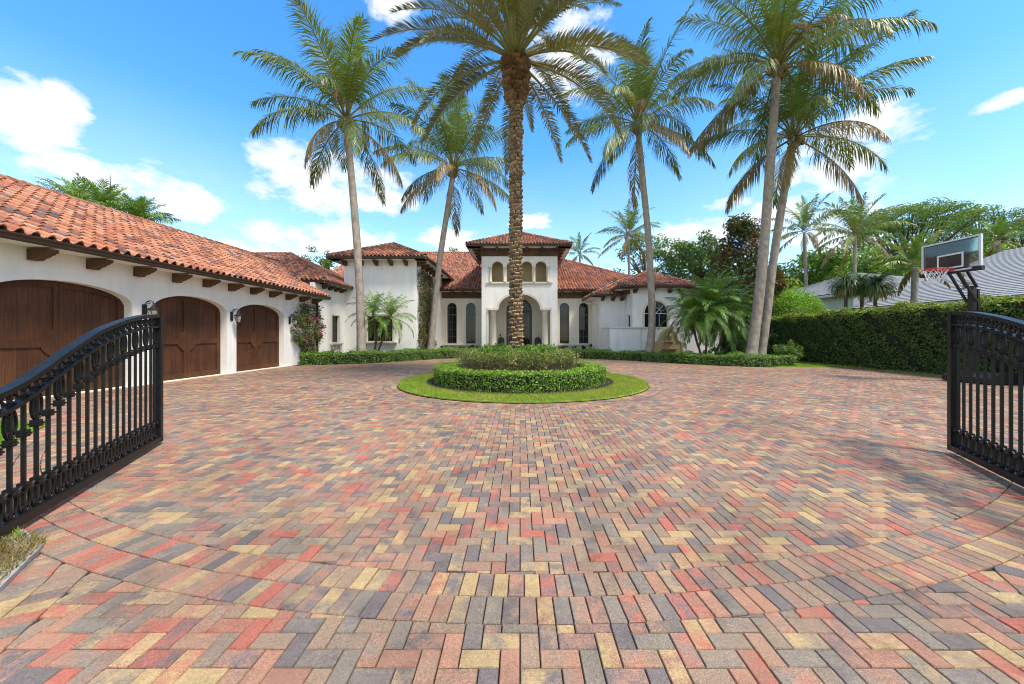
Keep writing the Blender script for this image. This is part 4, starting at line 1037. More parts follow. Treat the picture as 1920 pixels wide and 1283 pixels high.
# ------------------------------------------------------------------ basketball hoop
hp = thing('basketball_hoop', 'portable basketball hoop with clear backboard and black pole by the tall hedge', 'basketball hoop', (15.3, 11.6, 0))
XB = 14.7; y0, y1 = 11.2, 12.86; zt_, zb_ = 4.86, 3.78
def yz_frame(mb, x, a, b_, c, d_, w, t): 
    mb.slab((x, 0, 0), YU, -XU, rect(a, b_, c, d_), [rect(a + w, b_ - w, c + w, d_ - w)], t)
b = MB(); yz_frame(b, XB - .035, y0, y1, zb_, zt_, .055, .07); bf = b.build('backboard_frame', MT['silver'], hp)
b = MB(); b.slab((XB - .006, 0, 0), YU, -XU, rect(y0 + .05, y1 - .05, zb_ + .05, zt_ - .05), (), .012); b.build('backboard', MT['clear'], hp)
ym = (y0 + y1) / 2
b = MB(); yz_frame(b, XB - .012, ym - .37, ym + .37, zb_ + .12, zb_ + .62, .05, .004); b.build('target_square', MT['white'], hp)
b = MB()
yz_frame(b, XB - .012, y0 + .055, y1 - .055, zb_ + .055, zt_ - .055, .022, .003); b.build('edge_stripe', MT['black'], hp)
for s in (-1, 1):
    b = MB(); b.bar((XB + .05, ym + s * .42, zb_ + .0), (XB + .05, ym + s * .42, zt_ - .02), .06, .05, XU); b.build('backboard_brace', MT['black'], hp)
b = MB(); b.box(XB - .05, y0 - .03, zb_ - .07, XB + .06, y0 + .22, zb_ + .06); b.box(XB - .05, y1 - .22, zb_ - .07, XB + .06, y1 + .03, zb_ + .06); b.box(XB - .045, y0 + .22, zb_ - .06, XB + .055, y1 - .22, zb_ - .001); b.build('edge_pad', MT['black'], hp)
rz, rr = zb_ + .1, .29; rc = (XB - .5, ym)
b = MB(); b.tube([(rc[0] + rr * math.cos(a), rc[1] + rr * math.sin(a), rz) for a in np.linspace(0, 2 * math.pi, 28, endpoint=False)], .014, 8, closed=True)
b.tube([(rc[0] + (rr + .035) * math.cos(a), rc[1] + (rr + .035) * math.sin(a), rz - .03) for a in np.linspace(0, 2 * math.pi, 28, endpoint=False)], .009, 6, closed=True)
b.box(XB - .25, ym - .14, rz - .09, XB - .037, ym + .14, rz + .02); rim = b.build('rim', MT['red'], hp)
b = MB()
for i in range(12):
    for sgn in (-1, 1):
        pts = []
        for k in range(9):
            t = k / 8; a = 2 * math.pi * i / 12 + sgn * (math.pi / 12) * k * .5; rad = rr * (1 - .42 * t ** .8) * (1 + .03 * math.cos(9 * t))
            pts.append((rc[0] + rad * math.cos(a), rc[1] + rad * math.sin(a), rz - .02 - .5 * t))
        b.tube(pts, .0075, 4)
b.build('net', MT['net'], rim)
b = MB(); b.bar((15.45, ym, .3), (15.45, ym, 3.3), .14, .14, YU); b.build('pole', MT['black'], hp)
for s in (-1, 1):
    b = MB(); b.bar((15.45, ym + s * .13, 3.25), (XB + .08, ym + s * .13, zb_ + .55), .038, .075, YU); b.bar((15.45, ym + s * .13, 2.75), (XB + .08, ym + s * .13, zb_ + .05), .038, .075, YU); b.build('lift_arm', MT['black'], hp)
b = MB(); b.bar((15.62, ym, 2.2), (15.62, ym, 3.2), .07, .1, YU); b.build('height_actuator', MT['black'], hp)
b = MB(); b.slab((0, ym + .65, 0), XU, YU, [(15.2, .03), (16.6, .03), (16.6, .3), (16.4, .36), (15.6, .36), (15.2, .22)], (), 1.3); b.build('base_tank', MT['black'], hp)
for s in (-1, 1):
    b = MB(); b.tube([(15.3, ym + s * .5, .09), (15.3, ym + s * .6, .09)], .09, 12); b.build('wheel', MT['black'], hp)
b = MB(); b.bar((15.5, ym, 1.6), (16.4, ym, .33), .06, .06, YU); b.build('rear_strut', MT['black'], hp)

# ------------------------------------------------------------------ neighbour's house
nh = thing('neighbour_house', 'white neighbouring house with low grey tile roofs behind the tall hedge', 'house', (30, 26, 0))
b = MB(); b.slab((25.1, 0, 0), YU, -XU, rect(26.801, 41.5, 0, 4.85), (), .3); b.slab((0, 26.5, 0), XU, -YU, rect(25.1, 40, 0, 4.74), (), .3); b.build('wall', MT['white'], nh)
b = MB(); b.slab((25.6, 0, 0), YU, -XU, rect(9.301, 26.49, 0, 3.5), (), .3); b.slab((0, 9, 0), XU, -YU, rect(25.6, 42, 0, 3.5), (), .3); b.build('wall', MT['white'], nh)
def courses(nm, poly, step=.33):
    P = [Vector(p) for p in poly]; U = (P[1] - P[0]).normalized(); n = (P[1] - P[0]).cross(P[2] - P[0]).normalized()
    if n.z < 0: n = -n
    V = n.cross(U).normalized(); V = V if V.z > 0 else -V
    uv = [((p - P[0]).dot(U), (p - P[0]).dot(V)) for p in P]; vm = max(v for _, v in uv)
    m = MB(); m.add([tuple(p) for p in P] + [tuple(p - ZU * .12) for p in P], [np.array([list(range(len(P)))])] + [np.array([(i, (i+1) % len(P), len(P)+(i+1) % len(P), len(P)+i) for i in range(len(P))])])
    rf = m.build('roof', MT['grey_dark'], nh)
    m = MB(); k = int(vm / step)
    def span(v):
        xs_ = []
        for (a, b_), (c, d_) in zip(uv, uv[1:] + uv[:1]):
            if (b_ - v) * (d_ - v) <= 0 and abs(b_ - d_) > 1e-6: xs_.append(a + (c - a) * (v - b_) / (d_ - b_))
        return (min(xs_), max(xs_)) if len(xs_) > 1 else None
    for i in range(k):
        v0, v1 = i * step + .001, (i + 1) * step - .001; s0, s1 = span(v0), span(v1)
        if not s0 or not s1: continue
        w = lambda u, v, h: tuple(P[0] + U * u + V * v + n * h)
        m.add([w(s0[0], v0, .012), w(s0[1], v0, .012), w(s1[1], v1, .012), w(s1[0], v1, .012), w(s0[0], v0, .045), w(s0[1], v0, .045), w(s1[1], v1 - .035, .02), w(s1[0], v1 - .035, .02)], np.array([(4, 5, 6, 7), (0, 1, 5, 4), (1, 2, 6, 5), (0, 4, 7, 3)]))
    tag(m.build('roof_courses', MT['grey_tile'], rf), kind='stuff'); return rf
MT['grey_dark'] = plain('roof underlay', (.03, .03, .032), .9)
courses('roof', [(24.5, 42, 4.9), (24.5, 26, 4.9), (32.5, 34, 7.7), (32.5, 34.01, 7.7)]); courses('roof', [(24.5, 26, 4.9), (40.5, 26, 4.9), (32.5, 34, 7.7)])
courses('roof', [(24.9, 26.6, 3.64), (24.9, 6, 3.64), (35.4, 6, 7.84), (35.4, 25.6, 7.84)])
b = MB(); b.box(24.75, 6, 3.42, 24.92, 26.0, 3.6); b.box(24.35, 26, 4.66, 24.52, 42, 4.84); b.build('fascia', MT['white'], nh)
for y, x in ((19.5, 28.6), (21.2, 27.0)):
    z = 3.64 + (x - 24.9) * .4; b = MB(); b.box(x - .16, y - .16, z - .1, x + .16, y + .16, z + .3); b.box(x - .22, y - .22, z + .3, x + .22, y + .22, z + .36); b.build('roof_vent', MT['grey_tile'], nh)
# ------------------------------------------------------------------ palms
def frond(rng, P0, az, th0, droop, L, nl, leafL, wid, hang, vee=.25, tint=(.1, .16, .03), rtint=(.25, .22, .06), r0=.035, bare=.16, tipbrown=0.0, twist=0.0, K=14, sway=0.0):
    s = np.linspace(0, 1, K + 1); th = th0 - droop * s ** 1.35; a = az + sway * s
    dirs = np.stack([np.cos(th) * np.sin(a), np.cos(th) * np.cos(a), np.sin(th)], 1)
    P = np.array(P0) + np.concatenate([[np.zeros(3)], np.cumsum((dirs[:-1] + dirs[1:]) / 2, 0)]) * (L / K)
    b = MB(); b.tube(P, r0 * (1 - .88 * s ** .8), 5, caps=False, tint=rtint)
    sl = np.repeat(bare + (1 - bare) * (np.arange(nl) + .5) / nl, 2) + rng.normal(0, .004, nl * 2); sl = np.clip(sl, 0, 1); side = np.tile([1., -1.], nl)
    f = sl * K; i = np.clip(f.astype(int), 0, K - 1); fr = (f - i)[:, None]
    B = P[i] * (1 - fr) + P[i + 1] * fr; t = nrm(dirs[i] * (1 - fr) + dirs[i + 1] * fr)
    bn = nrm(np.stack([np.cos(a[i]), -np.sin(a[i]), np.zeros(len(i))], 1)); n = nrm(np.cross(bn, t)); n *= np.sign(n[:, 2:3] + 1e-6 + 2 * (np.abs(n[:, 2:3]) < .2) * 0 + 1e-9)
    if twist: bn, n = bn * math.cos(twist) + n * math.sin(twist), n * math.cos(twist) - bn * math.sin(twist)
    ang = np.interp(sl, [0, .3, 1], [R(78), R(62), R(24)]) + rng.normal(0, .1, len(sl))
    d = nrm(t * np.cos(ang)[:, None] + bn * (side * np.sin(ang))[:, None] + n * (vee + rng.normal(0, .12, len(sl)))[:, None])
    ll = leafL * np.clip(np.sin(math.pi * np.interp(sl, [bare, .45, 1], [.16, .5, .90])), .2, 1) * (1 + rng.normal(0, .1, len(sl)))
    ll[rng.random(len(sl)) < .05] *= .35
    if hang > .5:
        for _ in range(3):                                   # torn stretches of the blade
            g0 = rng.random(); ll[(np.abs(sl - g0) < .018 + .012 * rng.random()) & (side == rng.choice([-1., 1.]))] *= .12
    g_ = np.array([0, 0, -1.]) * (hang * (.7 + .6 * rng.random(len(sl))))[:, None]; d = nrm(d + g_ * .4)
    p1 = B + d * (ll * .5)[:, None]; d2 = nrm(d + np.array([0, 0, -1.]) * (hang * (.7 + .6 * rng.random(len(sl))))[:, None]); p2 = p1 + d2 * (ll * .5)[:, None]
    w = nrm(t - d * (t * d).sum(1, keepdims=True)) * (wid / 2); w2 = nrm(t - d2 * (t * d2).sum(1, keepdims=True)) * (wid / 2)
    V = np.stack([B - w * .6, B + w * .6, p1 + w, p1 - w, p2 + w2 * .15, p2 - w2 * .15], 1).reshape(-1, 3)
    m = len(sl); k = np.arange(m)[:, None] * 6; F = np.concatenate([k + np.array([[0, 1, 2, 3]]), k + np.array([[3, 2, 4, 5]])])
    c = np.array(tint) * (1 + .35 * (rng.random((m, 1)) - .5)) * (1 + .1 * (rng.random((m, 3)) - .5)); c = np.repeat(c[:, None], 6, 1)
    br = np.array((.30, .19, .075)); tb = np.clip(tipbrown * (sl[:, None] * 1.3) + (rng.random((m, 1)) < .04), 0, 1)
    for j, wgt in ((4, 1.), (5, 1.), (2, .5), (3, .5)): c[:, j] = c[:, j] * (1 - tb * wgt) + br * tb * wgt
    b.add(V, [F], tint=c.reshape(-1, 3)); return b
def smooth_path(pts, n):
    P = np.array([tuple(p) for p in pts], float); t = np.linspace(0, 1, len(P)); tt = np.linspace(0, 1, n)
    out = np.stack([np.interp(tt, t, P[:, k]) for k in range(3)], 1)
    w = max(3, n // (len(P)) // 2 * 2 + 1); pad = w // 2
    for _ in range(2):
        e0 = out[0] - (out[1:pad + 1][::-1] - out[0]); e1 = out[-1] - (out[-pad - 1:-1][::-1] - out[-1])
        q = np.concatenate([e0, out, e1]); out = np.stack([np.convolve(q[:, k], np.ones(w) / w, 'valid') for k in range(3)], 1)
    return out
GREENS = [(.15, .215, .035), (.12, .19, .04), (.19, .255, .035), (.13, .195, .055), (.215, .255, .045)]
def coconut(name, label, path, r0, r1, seed, L=5.6, n=28, group=None, leafL=1.3, nuts=True, dead=2, nl=100, up=True, az_bias=None, wid=.041, cat='palm tree', green=None, special=(), hang=1.0, low=-30):
    r = np.random.default_rng(seed); base = Vector(path[0])
    t = thing(name, label, cat, base, 0, group); m = 110 if r0 > .2 else 30
    C = smooth_path(path, m); s = np.linspace(0, 1, m)
    rad = r1 + (r0 - r1) * (1 - s) ** 1.3 + r0 * .55 * np.exp(-s * 22); rad = rad * (1 + .016 * ((np.arange(m) + r.integers(0, 2, m)) % 4 == 0)) * (1 + .02 * np.sin(s * 17 + seed) + r.normal(0, .007, m))
    b = MB(); b.tube(C, rad, 14 if r0 > .2 else 8); b.build('trunk', MT['bark'], t, True)
    top_ = C[-1]; G = green or GREENS
    ga = 2.399963; off = r.random() * 6
    for i in range(n):
        f = i / (n - 1); az = off + i * ga + r.normal(0, .12)
        th0 = R(np.interp(f, [0, .25, .6, 1], [86, 66, 34, low])) + r.normal(0, .07)
        droop = np.interp(f, [0, .25, .6, 1], [.35, .95, 1.35, .85]) + r.normal(0, .12)
        LL = L * np.interp(f, [0, .2, 1], [.72, 1.0, .86]) * (1 + r.normal(0, .06))
        c = np.array(G[r.integers(len(G))]); tb = .1 + .35 * max(0, f - .6); rt = (.24, .22, .05)
        if i >= n - dead: c = c * .35 + np.array((.27, .17, .065)) * .65; rt = (.33, .22, .09); tb = .9
        elif f < .12: c = np.array((.17, .30, .035))
        elif f > .72: c = c * .88 + np.array((.25, .21, .05)) * .12
        fb = frond(r, top_ + np.array([math.sin(az), math.cos(az), .0]) * r1 * .8 + np.array([0, 0, .5 * (1 - f)]) * (L / 5.6), az, th0, droop, LL, nl, leafL * (L / 5.6), wid, hang * np.interp(f, [0, .12, .3, 1], [.10, .35, 1.0, 1.5]), vee=np.interp(f, [0, .4, 1], [.45, .15, -.1]), tint=c, rtint=rt, r0=.05 * L / 5.6, tipbrown=tb, twist=r.normal(0, .45 if f < .6 else .25), sway=r.normal(0, .22))
        fb.build('frond', MT['frond'], t)
    for az, th0, droop, LL in special:                        # bent brown frond hanging over the crown
        fb = frond(r, top_ + np.array([0, -.2, .3]), az, th0, droop, LL, 44, .85, .045, 1.6, vee=0, tint=(.42, .29, .17), rtint=(.36, .26, .12), tipbrown=.8); fb.build('frond', MT['frond'], t)['label'] = 'bent dead tan frond'
    if nuts:
        for k in range(10):
            b = MB(); a = r.random() * 6.28; q = top_ + np.array([math.cos(a) * (r1 + .2), math.sin(a) * (r1 + .2), -.05 - .3 * r.random()]); b.lathe([(.01, -.15), (.1, -.1), (.14, 0), (.1, .1), (.01, .15)], q, 8); b.build('coconut', MT['nut'], t, True)
        b = MB()
        for k in range(26):                                    # fibrous sheath and cut stalks under the crown
            a = r.random() * 6.28; z = r.uniform(-.7, .25); q = np.array([math.cos(a), math.sin(a), 0]); b.tube([top_ + q * r1 * .9 + (0, 0, z), top_ + q * (r1 + .12 + .12 * r.random()) + (0, 0, z + .3)], [.1, .04], 5)
        tag(b.build('leaf_sheath', MT['nut'], t), kind='stuff')
    return t
Yp = 21.5
coconut('coconut_palm', 'tall coconut palm on the hedge bed in front of the white left pavilion', [at(678, 690, Yp) * 1, at(676, 560, Yp), at(668, 430, Yp), at(656, 300, Yp), at(649, 228, Yp)], .25, .185, 11, L=5.9, special=[(math.pi * .95, R(70), 3.0, 2.6)], group='tall coconut palms round the court')
Yp = 26.3
coconut('coconut_palm', 'leaning coconut palm beside the creeper covered corner of the left pavilion', [at(806, 671, Yp), at(812, 610, Yp), at(822, 500, Yp), at(838, 400, Yp), at(851, 318, Yp)], .26, .19, 12, L=5.8, n=28, dead=4, group='tall coconut palms round the court')
Yp = 23.0
coconut('coconut_palm', 'slender coconut palm curving up in front of the yellow stone fountain', [at(1214, 676, Yp), at(1224, 620, Yp), at(1221, 540, Yp), at(1216, 440, Yp), at(1204, 330, Yp), at(1196, 236, Yp)], .25, .18, 13, L=5.6, special=[(math.pi * 1.05, R(70), 2.9, 2.2)], group='tall coconut palms round the court')
Yp = 19.3
coconut('coconut_palm', 'tallest coconut palm with a bent tan frond beside the pygmy palm clump', [at(1405, 686, Yp), at(1415, 625, Yp), at(1430, 500, Yp), at(1441, 350, Yp), at(1449, 240, Yp), at(1458, 128, Yp)], .28, .205, 14, L=6.3, n=30, special=[(math.pi * 1.0, R(74), 3.0, 2.8), (math.pi * .8, R(55), 2.2, 3.6)], group='tall coconut palms round the court')
Yp = 20.6
coconut('coconut_palm', 'shorter leaning coconut palm standing close beside the tallest coconut palm', [at(1424, 680, Yp), at(1434, 620, Yp), at(1448, 500, Yp), at(1468, 370, Yp), at(1489, 262, Yp)], .25, .19, 15, L=5.8, n=28, dead=4, group='tall coconut palms round the court')

def date_palm():
    r = np.random.default_rng(31); x, y = IC[0] - .25, IC[1]
    t = thing('date_palm', 'tall date palm with knobbly trunk in the middle of the round island hedge', 'palm tree', (x, y, 0)); H = 11.45
    b = MB(); b.tube([(x, y, 0), (x, y, 4), (x + .02, y, 8), (x, y, 10.3), (x, y, H)], [.27, .19, .19, .22, .38], 14, tint=(.09, .06, .035)); b.build('trunk', MT['datebark'], t)
    b = NB(); rows = 84
    for j in range(rows):                                         # persistent leaf bases in a spiral
        z = .05 + j * (H - .1) / rows; big = z > 9.9; nn_ = 8 if not big else 9
        R0 = np.interp(z, [0, 1.6, 4, 9.6, 10.2, 11.4], [.27, .22, .19, .20, .32, .43])
        for i in range(nn_):
            z = .05 + j * (H - .1) / rows + ((H - .1) / rows) * (i / nn_ if not big else 0) + r.normal(0, .012)
            a = 2 * math.pi * (i + (j % 2) * .5 + .07 * j) / nn_ + r.normal(0, .07); w = R0 * (.44 if not big else .46) * (1 + r.normal(0, .16)); h = .11 if not big else .16
            o = (.055 if not big else .12) * (1 + r.normal(0, .3)); q = np.array([math.cos(a), math.sin(a), 0]); tt = np.array([-math.sin(a), math.cos(a), 0]); c = np.array([x, y, z])
            V = [c + q * (R0 - .02) - tt * w - (0, 0, h * .5), c + q * (R0 - .02) + tt * w - (0, 0, h * .5), c + q * (R0 + o) + tt * w * .75 + (0, 0, h * .45), c + q * (R0 + o) - tt * w * .75 + (0, 0, h * .45), c + q * (R0 - .02) + tt * w * .6 + (0, 0, h * .95), c + q * (R0 - .02) - tt * w * .6 + (0, 0, h * .95)]
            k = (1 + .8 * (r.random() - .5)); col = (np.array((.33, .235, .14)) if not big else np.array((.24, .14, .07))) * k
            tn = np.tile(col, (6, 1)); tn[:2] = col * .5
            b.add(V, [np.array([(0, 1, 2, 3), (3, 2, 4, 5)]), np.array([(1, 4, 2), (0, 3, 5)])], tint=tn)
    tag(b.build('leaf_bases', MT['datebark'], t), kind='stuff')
    n = 64; off = .4
    for i in range(n):
        f = i / (n - 1); az = off + i * 2.399963 + r.normal(0, .08); th0 = R(np.interp(f, [0, .3, .7, 1], [84, 62, 26, -22])) + r.normal(0, .05); droop = np.interp(f, [0, .3, .7, 1], [.55, .95, 1.05, .75]) + r.normal(0, .08)
        G = np.array([(.155, .16, .06), (.18, .18, .06), (.135, .145, .065), (.205, .195, .07)][r.integers(4)]); 
        fb = frond(r, (x + .3 * math.sin(az) * f, y + .3 * math.cos(az) * f, H - .1 + .55 * (1 - f)), az, th0, droop, np.interp(f, [0, .3, 1], [4.3, 5.3, 4.4]) * (1 + r.normal(0, .05)), 120, .52, .03, .2, vee=.5, tint=G, rtint=(.26, .24, .07), r0=.055, bare=.2, tipbrown=.1, sway=r.normal(0, .1))
        fb.build('frond', MT['frond'], t)
    b = MB()
    for i in range(16):                                           # yellow flower stalks
        a = r.random() * 6.28; e = np.array([math.sin(a), math.cos(a), 0]) * (.5 + .4 * r.random()); p = np.array([x, y, H + .3])
        for k in range(9):
            b.tube([p, p + e * .5 + (0, 0, 1.0), p + e * (1 + .25 * r.normal()) + np.array([r.normal(0, .1), r.normal(0, .1), 1.35 + r.normal(0, .15)])], [.022, .016, .02], 4, tint=np.array((.52, .40, .06)) * (1 + .2 * (r.random() - .5)))
    b.build('flower_stalks', MT['leaf'], t)
date_palm()

def small_palm(name, label, stems, seed, L=1.9, n=26, leafL=.42, group=None, cat='palm tree', r_=.07, green=None, nl=40, low=-35, hang=.7, boots=True):
    r = np.random.default_rng(seed); t = thing(name, label, cat, Vector(stems[0][0]), 0, group); G = green or [(.14, .27, .04), (.18, .31, .035), (.115, .235, .045)]
    for path in stems:
        C = smooth_path(path, 16); b = MB(); b.tube(C, r_ * (1 + r.normal(0, .08, 16)), 8); b.build('trunk', MT['branch'], t); tp = C[-1]; off = r.random() * 6
        for i in range(n):
            f = i / (n - 1); az = off + i * 2.399963; th0 = R(np.interp(f, [0, .4, 1], [84, 52, low])) + r.normal(0, .08)
            fb = frond(r, tp + np.array([0, 0, .15 * (1 - f)]), az, th0, np.interp(f, [0, .4, 1], [.8, 1.5, 1.2]) + r.normal(0, .12), L * (1 + r.normal(0, .08)), nl, leafL, .026 * L / 1.9, hang, vee=.3, tint=np.array(G[r.integers(len(G))]), rtint=(.19, .24, .06), r0=.018, bare=.12, tipbrown=.05, twist=r.normal(0, .2), K=10, sway=r.normal(0, .15))
            fb.build('frond', MT['frond'], t)
    return t
small_palm('pygmy_date_palm', 'twin stemmed small palm before the left pavilion window', [[at(702, 668, 22.8), at(706, 630, 22.8), at(700, 592, 22.8)], [at(706, 668, 22.8), at(722, 625, 22.8), at(733, 598, 22.9)]], 41, L=1.9, n=24)
# clump right of the fountain, three palms
Y = 21.6
small_palm('pygmy_date_palm', 'bushy pygmy date palm with slanted dark trunk right of the stone fountain', [[at(1318, 676, Y), at(1306, 640, Y), at(1296, 596, Y)]], 42, L=2.0, n=42, leafL=.5, group='pygmy date palms right of the fountain', nl=46)
small_palm('pygmy_date_palm', 'tall bushy pygmy date palm in the middle of the pygmy palm clump', [[at(1324, 678, Y - .4), at(1324, 630, Y - .4), at(1332, 580, Y - .4)]], 43, L=2.5, n=50, leafL=.52, group='pygmy date palms right of the fountain', nl=46)
small_palm('pygmy_date_palm', 'low bushy pygmy date palm between the pygmy clump and tallest coconut trunk', [[at(1336, 678, Y - .2), at(1352, 640, Y), at(1366, 600, Y + .4)]], 44, L=2.5, n=46, leafL=.5, group='pygmy date palms right of the fountain', nl=46)

# ------------------------------------------------------------------ clipped hedges and shrubs
def leaf_mesh(parts_, core=None, core_mat='mulch'):
    b = NB()
    for V, F, T in parts_: b.add(V, [F], 0, tint=T)
    if core is not None: b.add(core[0], core[1], 1, tint=(.03, .03, .02))
    return b
HG = [(.075, .17, .025), (.125, .24, .03), (.055, .125, .022), (.175, .30, .035)]
def pick(r, n, cols, w=None): return np.array(cols)[r.choice(len(cols), n, p=w)]
def hedge(name, label, cat, line, width, hgt, seed, leaf=.075, dens=420, cols=HG, group=None, top_cols=None, wave=.06, base_z=0.0, side_dens=None, closed=False, mulch=True):
    r = np.random.default_rng(seed); P = np.array(line, float); seg = np.linalg.norm(np.diff(P, axis=0), axis=1); cum = np.r_[0, np.cumsum(seg)]; L = cum[-1]
    def fr(s): 
        p = np.stack([np.interp(s, cum, P[:, 0]), np.interp(s, cum, P[:, 1])], 1); q = np.stack([np.interp(np.minimum(s + .3, L), cum, P[:, 0]), np.interp(np.minimum(s + .3, L), cum, P[:, 1])], 1) - np.stack([np.interp(np.maximum(s - .3, 0), cum, P[:, 0]), np.interp(np.maximum(s - .3, 0), cum, P[:, 1])], 1)
        return p, nrm(q)
    wob = lambda s, k: wave * (np.sin(s * 2.1 + k) + .7 * np.sin(s * 4.7 + 2 * k) + .5 * np.sin(s * 9.3 + k * 3))
    # section runs: front side, top, back side; t is the position round it
    per = 2 * hgt + width; n = int(L * per * dens); s = r.random(n) * L; u = r.random(n) * per
    p, t = fr(s); o = np.stack([-t[:, 1], t[:, 0]], 1)              # to the left of the line
    side0, topm = u < hgt, (u >= hgt) & (u < hgt + width); hh = hgt + wob(s, 1.3); rd = .06
    off = np.where(side0, -width / 2 + wob(s * 1.3 + u, 2.), np.where(topm, u - hgt - width / 2, width / 2 + wob(s + u, 4.)))
    z = np.where(side0, u / hgt * hh, np.where(topm, hh + wob(off * 2 + s, 5.) * .5, (per - u) / hgt * hh)) + r.normal(0, leaf * .35, n)
    off = off + r.normal(0, leaf * .35, n)
    sh = (r.random(n) < .03) * r.random(n) ** 2 * leaf * 3; z = z + sh * topm; off = off + np.where(topm, 0, np.where(side0, -sh, sh))
    N3 = np.where(side0[:, None], np.c_[-o, np.zeros(n) + .25], np.where(topm[:, None], np.c_[o * 0, np.ones(n)], np.c_[o, np.zeros(n) + .25])); N3 = nrm(nrm(N3) + r.normal(0, .55, (n, 3)))
    C = np.c_[p + o * off[:, None], base_z + np.maximum(z, .02)]
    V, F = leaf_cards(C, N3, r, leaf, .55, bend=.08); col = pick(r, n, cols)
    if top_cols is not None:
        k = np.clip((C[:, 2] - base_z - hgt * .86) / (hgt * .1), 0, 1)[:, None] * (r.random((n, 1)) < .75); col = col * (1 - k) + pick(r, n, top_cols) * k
    T = tints(r, n, col, .3, .12)
    m = 60; ss = np.linspace(0, L, m); pc, tc_ = fr(ss); oc = np.stack([-tc_[:, 1], tc_[:, 0]], 1); cv = []
    for i in range(m):
        for a, zz in ((-width / 2 + .09, 0.), (-width / 2 + .09, hgt - .09), (width / 2 - .09, hgt - .09), (width / 2 - .09, 0.)): cv.append((*(pc[i] + oc[i] * a), base_z + zz))
    cf = np.array([(4*i+k, 4*i+k+1, 4*i+k+5, 4*i+k+4) for i in range(m - 1) for k in (0, 1, 2)] + [(0, 1, 2, 3), (4*m-1, 4*m-2, 4*m-3, 4*m-4)])
    b = leaf_mesh([(V, F, T)], (cv, [cf])); c0 = Vector((*P[len(P) // 2], 0)); root = thing(name, label, cat, c0, 0, group)
    b.build('foliage', [MT['leaf'], MT['hedge_core']], root); return root
MT['hedge_core'] = plain('hedge stems', (.022, .026, .012), .95, 10, .5, 30, .8, .04)
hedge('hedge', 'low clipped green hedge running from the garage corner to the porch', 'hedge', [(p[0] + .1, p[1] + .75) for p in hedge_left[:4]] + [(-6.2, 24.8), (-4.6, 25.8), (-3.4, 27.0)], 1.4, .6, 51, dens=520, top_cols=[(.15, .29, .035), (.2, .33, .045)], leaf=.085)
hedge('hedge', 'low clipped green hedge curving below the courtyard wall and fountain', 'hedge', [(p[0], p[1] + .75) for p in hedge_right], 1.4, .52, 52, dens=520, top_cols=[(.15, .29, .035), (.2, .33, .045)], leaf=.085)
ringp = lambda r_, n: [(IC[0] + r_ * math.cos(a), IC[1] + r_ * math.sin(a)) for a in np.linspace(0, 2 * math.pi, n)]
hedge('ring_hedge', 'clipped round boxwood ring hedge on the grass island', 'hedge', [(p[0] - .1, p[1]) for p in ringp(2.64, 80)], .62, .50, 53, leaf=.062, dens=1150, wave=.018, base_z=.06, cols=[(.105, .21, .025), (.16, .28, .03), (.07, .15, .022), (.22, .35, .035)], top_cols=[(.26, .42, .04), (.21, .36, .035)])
hedge('tall_hedge', 'tall dense clipped ficus hedge along the right side of the court', 'hedge', [(17.9, 4.0), (17.9, 8), (17.9, 12), (17.9, 16), (17.9, 20), (17.9, 24.2)], 1.7, 2.85, 54, leaf=.105, dens=620, cols=[(.06, .115, .022), (.095, .16, .025), (.045, .085, .018), (.13, .17, .035)], top_cols=[(.26, .36, .04), (.21, .32, .035), (.32, .34, .07)], wave=.085)  # leaf colours paint in the sunlit top and the shaded face

def clumps(r, centers, radii, per, leaf, cols, squash=1.0, ratio=.5, up=.35, fill=.45, bend=.1):
    K = len(centers); c = np.repeat(np.array(centers), per, 0); rad = np.repeat(np.array(radii).reshape(K, -1), per, 0); n = len(c)
    d = nrm(r.normal(size=(n, 3))); q = r.random((n, 1)) ** (1 / 3.) * (1 - fill) + fill * r.random((n, 1)) ** .3
    C = c + d * q * rad * np.array([1, 1, squash]); N3 = nrm(d * .7 + np.array([0, 0, up]) + r.normal(0, .55, (n, 3))); V, F = leaf_cards(C, N3, r, leaf, ratio, bend=bend)
    cb = np.repeat(pick(r, K, cols), per, 0) * (1 + .25 * (r.random((n, 1)) - .5)); return V, F, tints(r, n, cb, .25, .1)
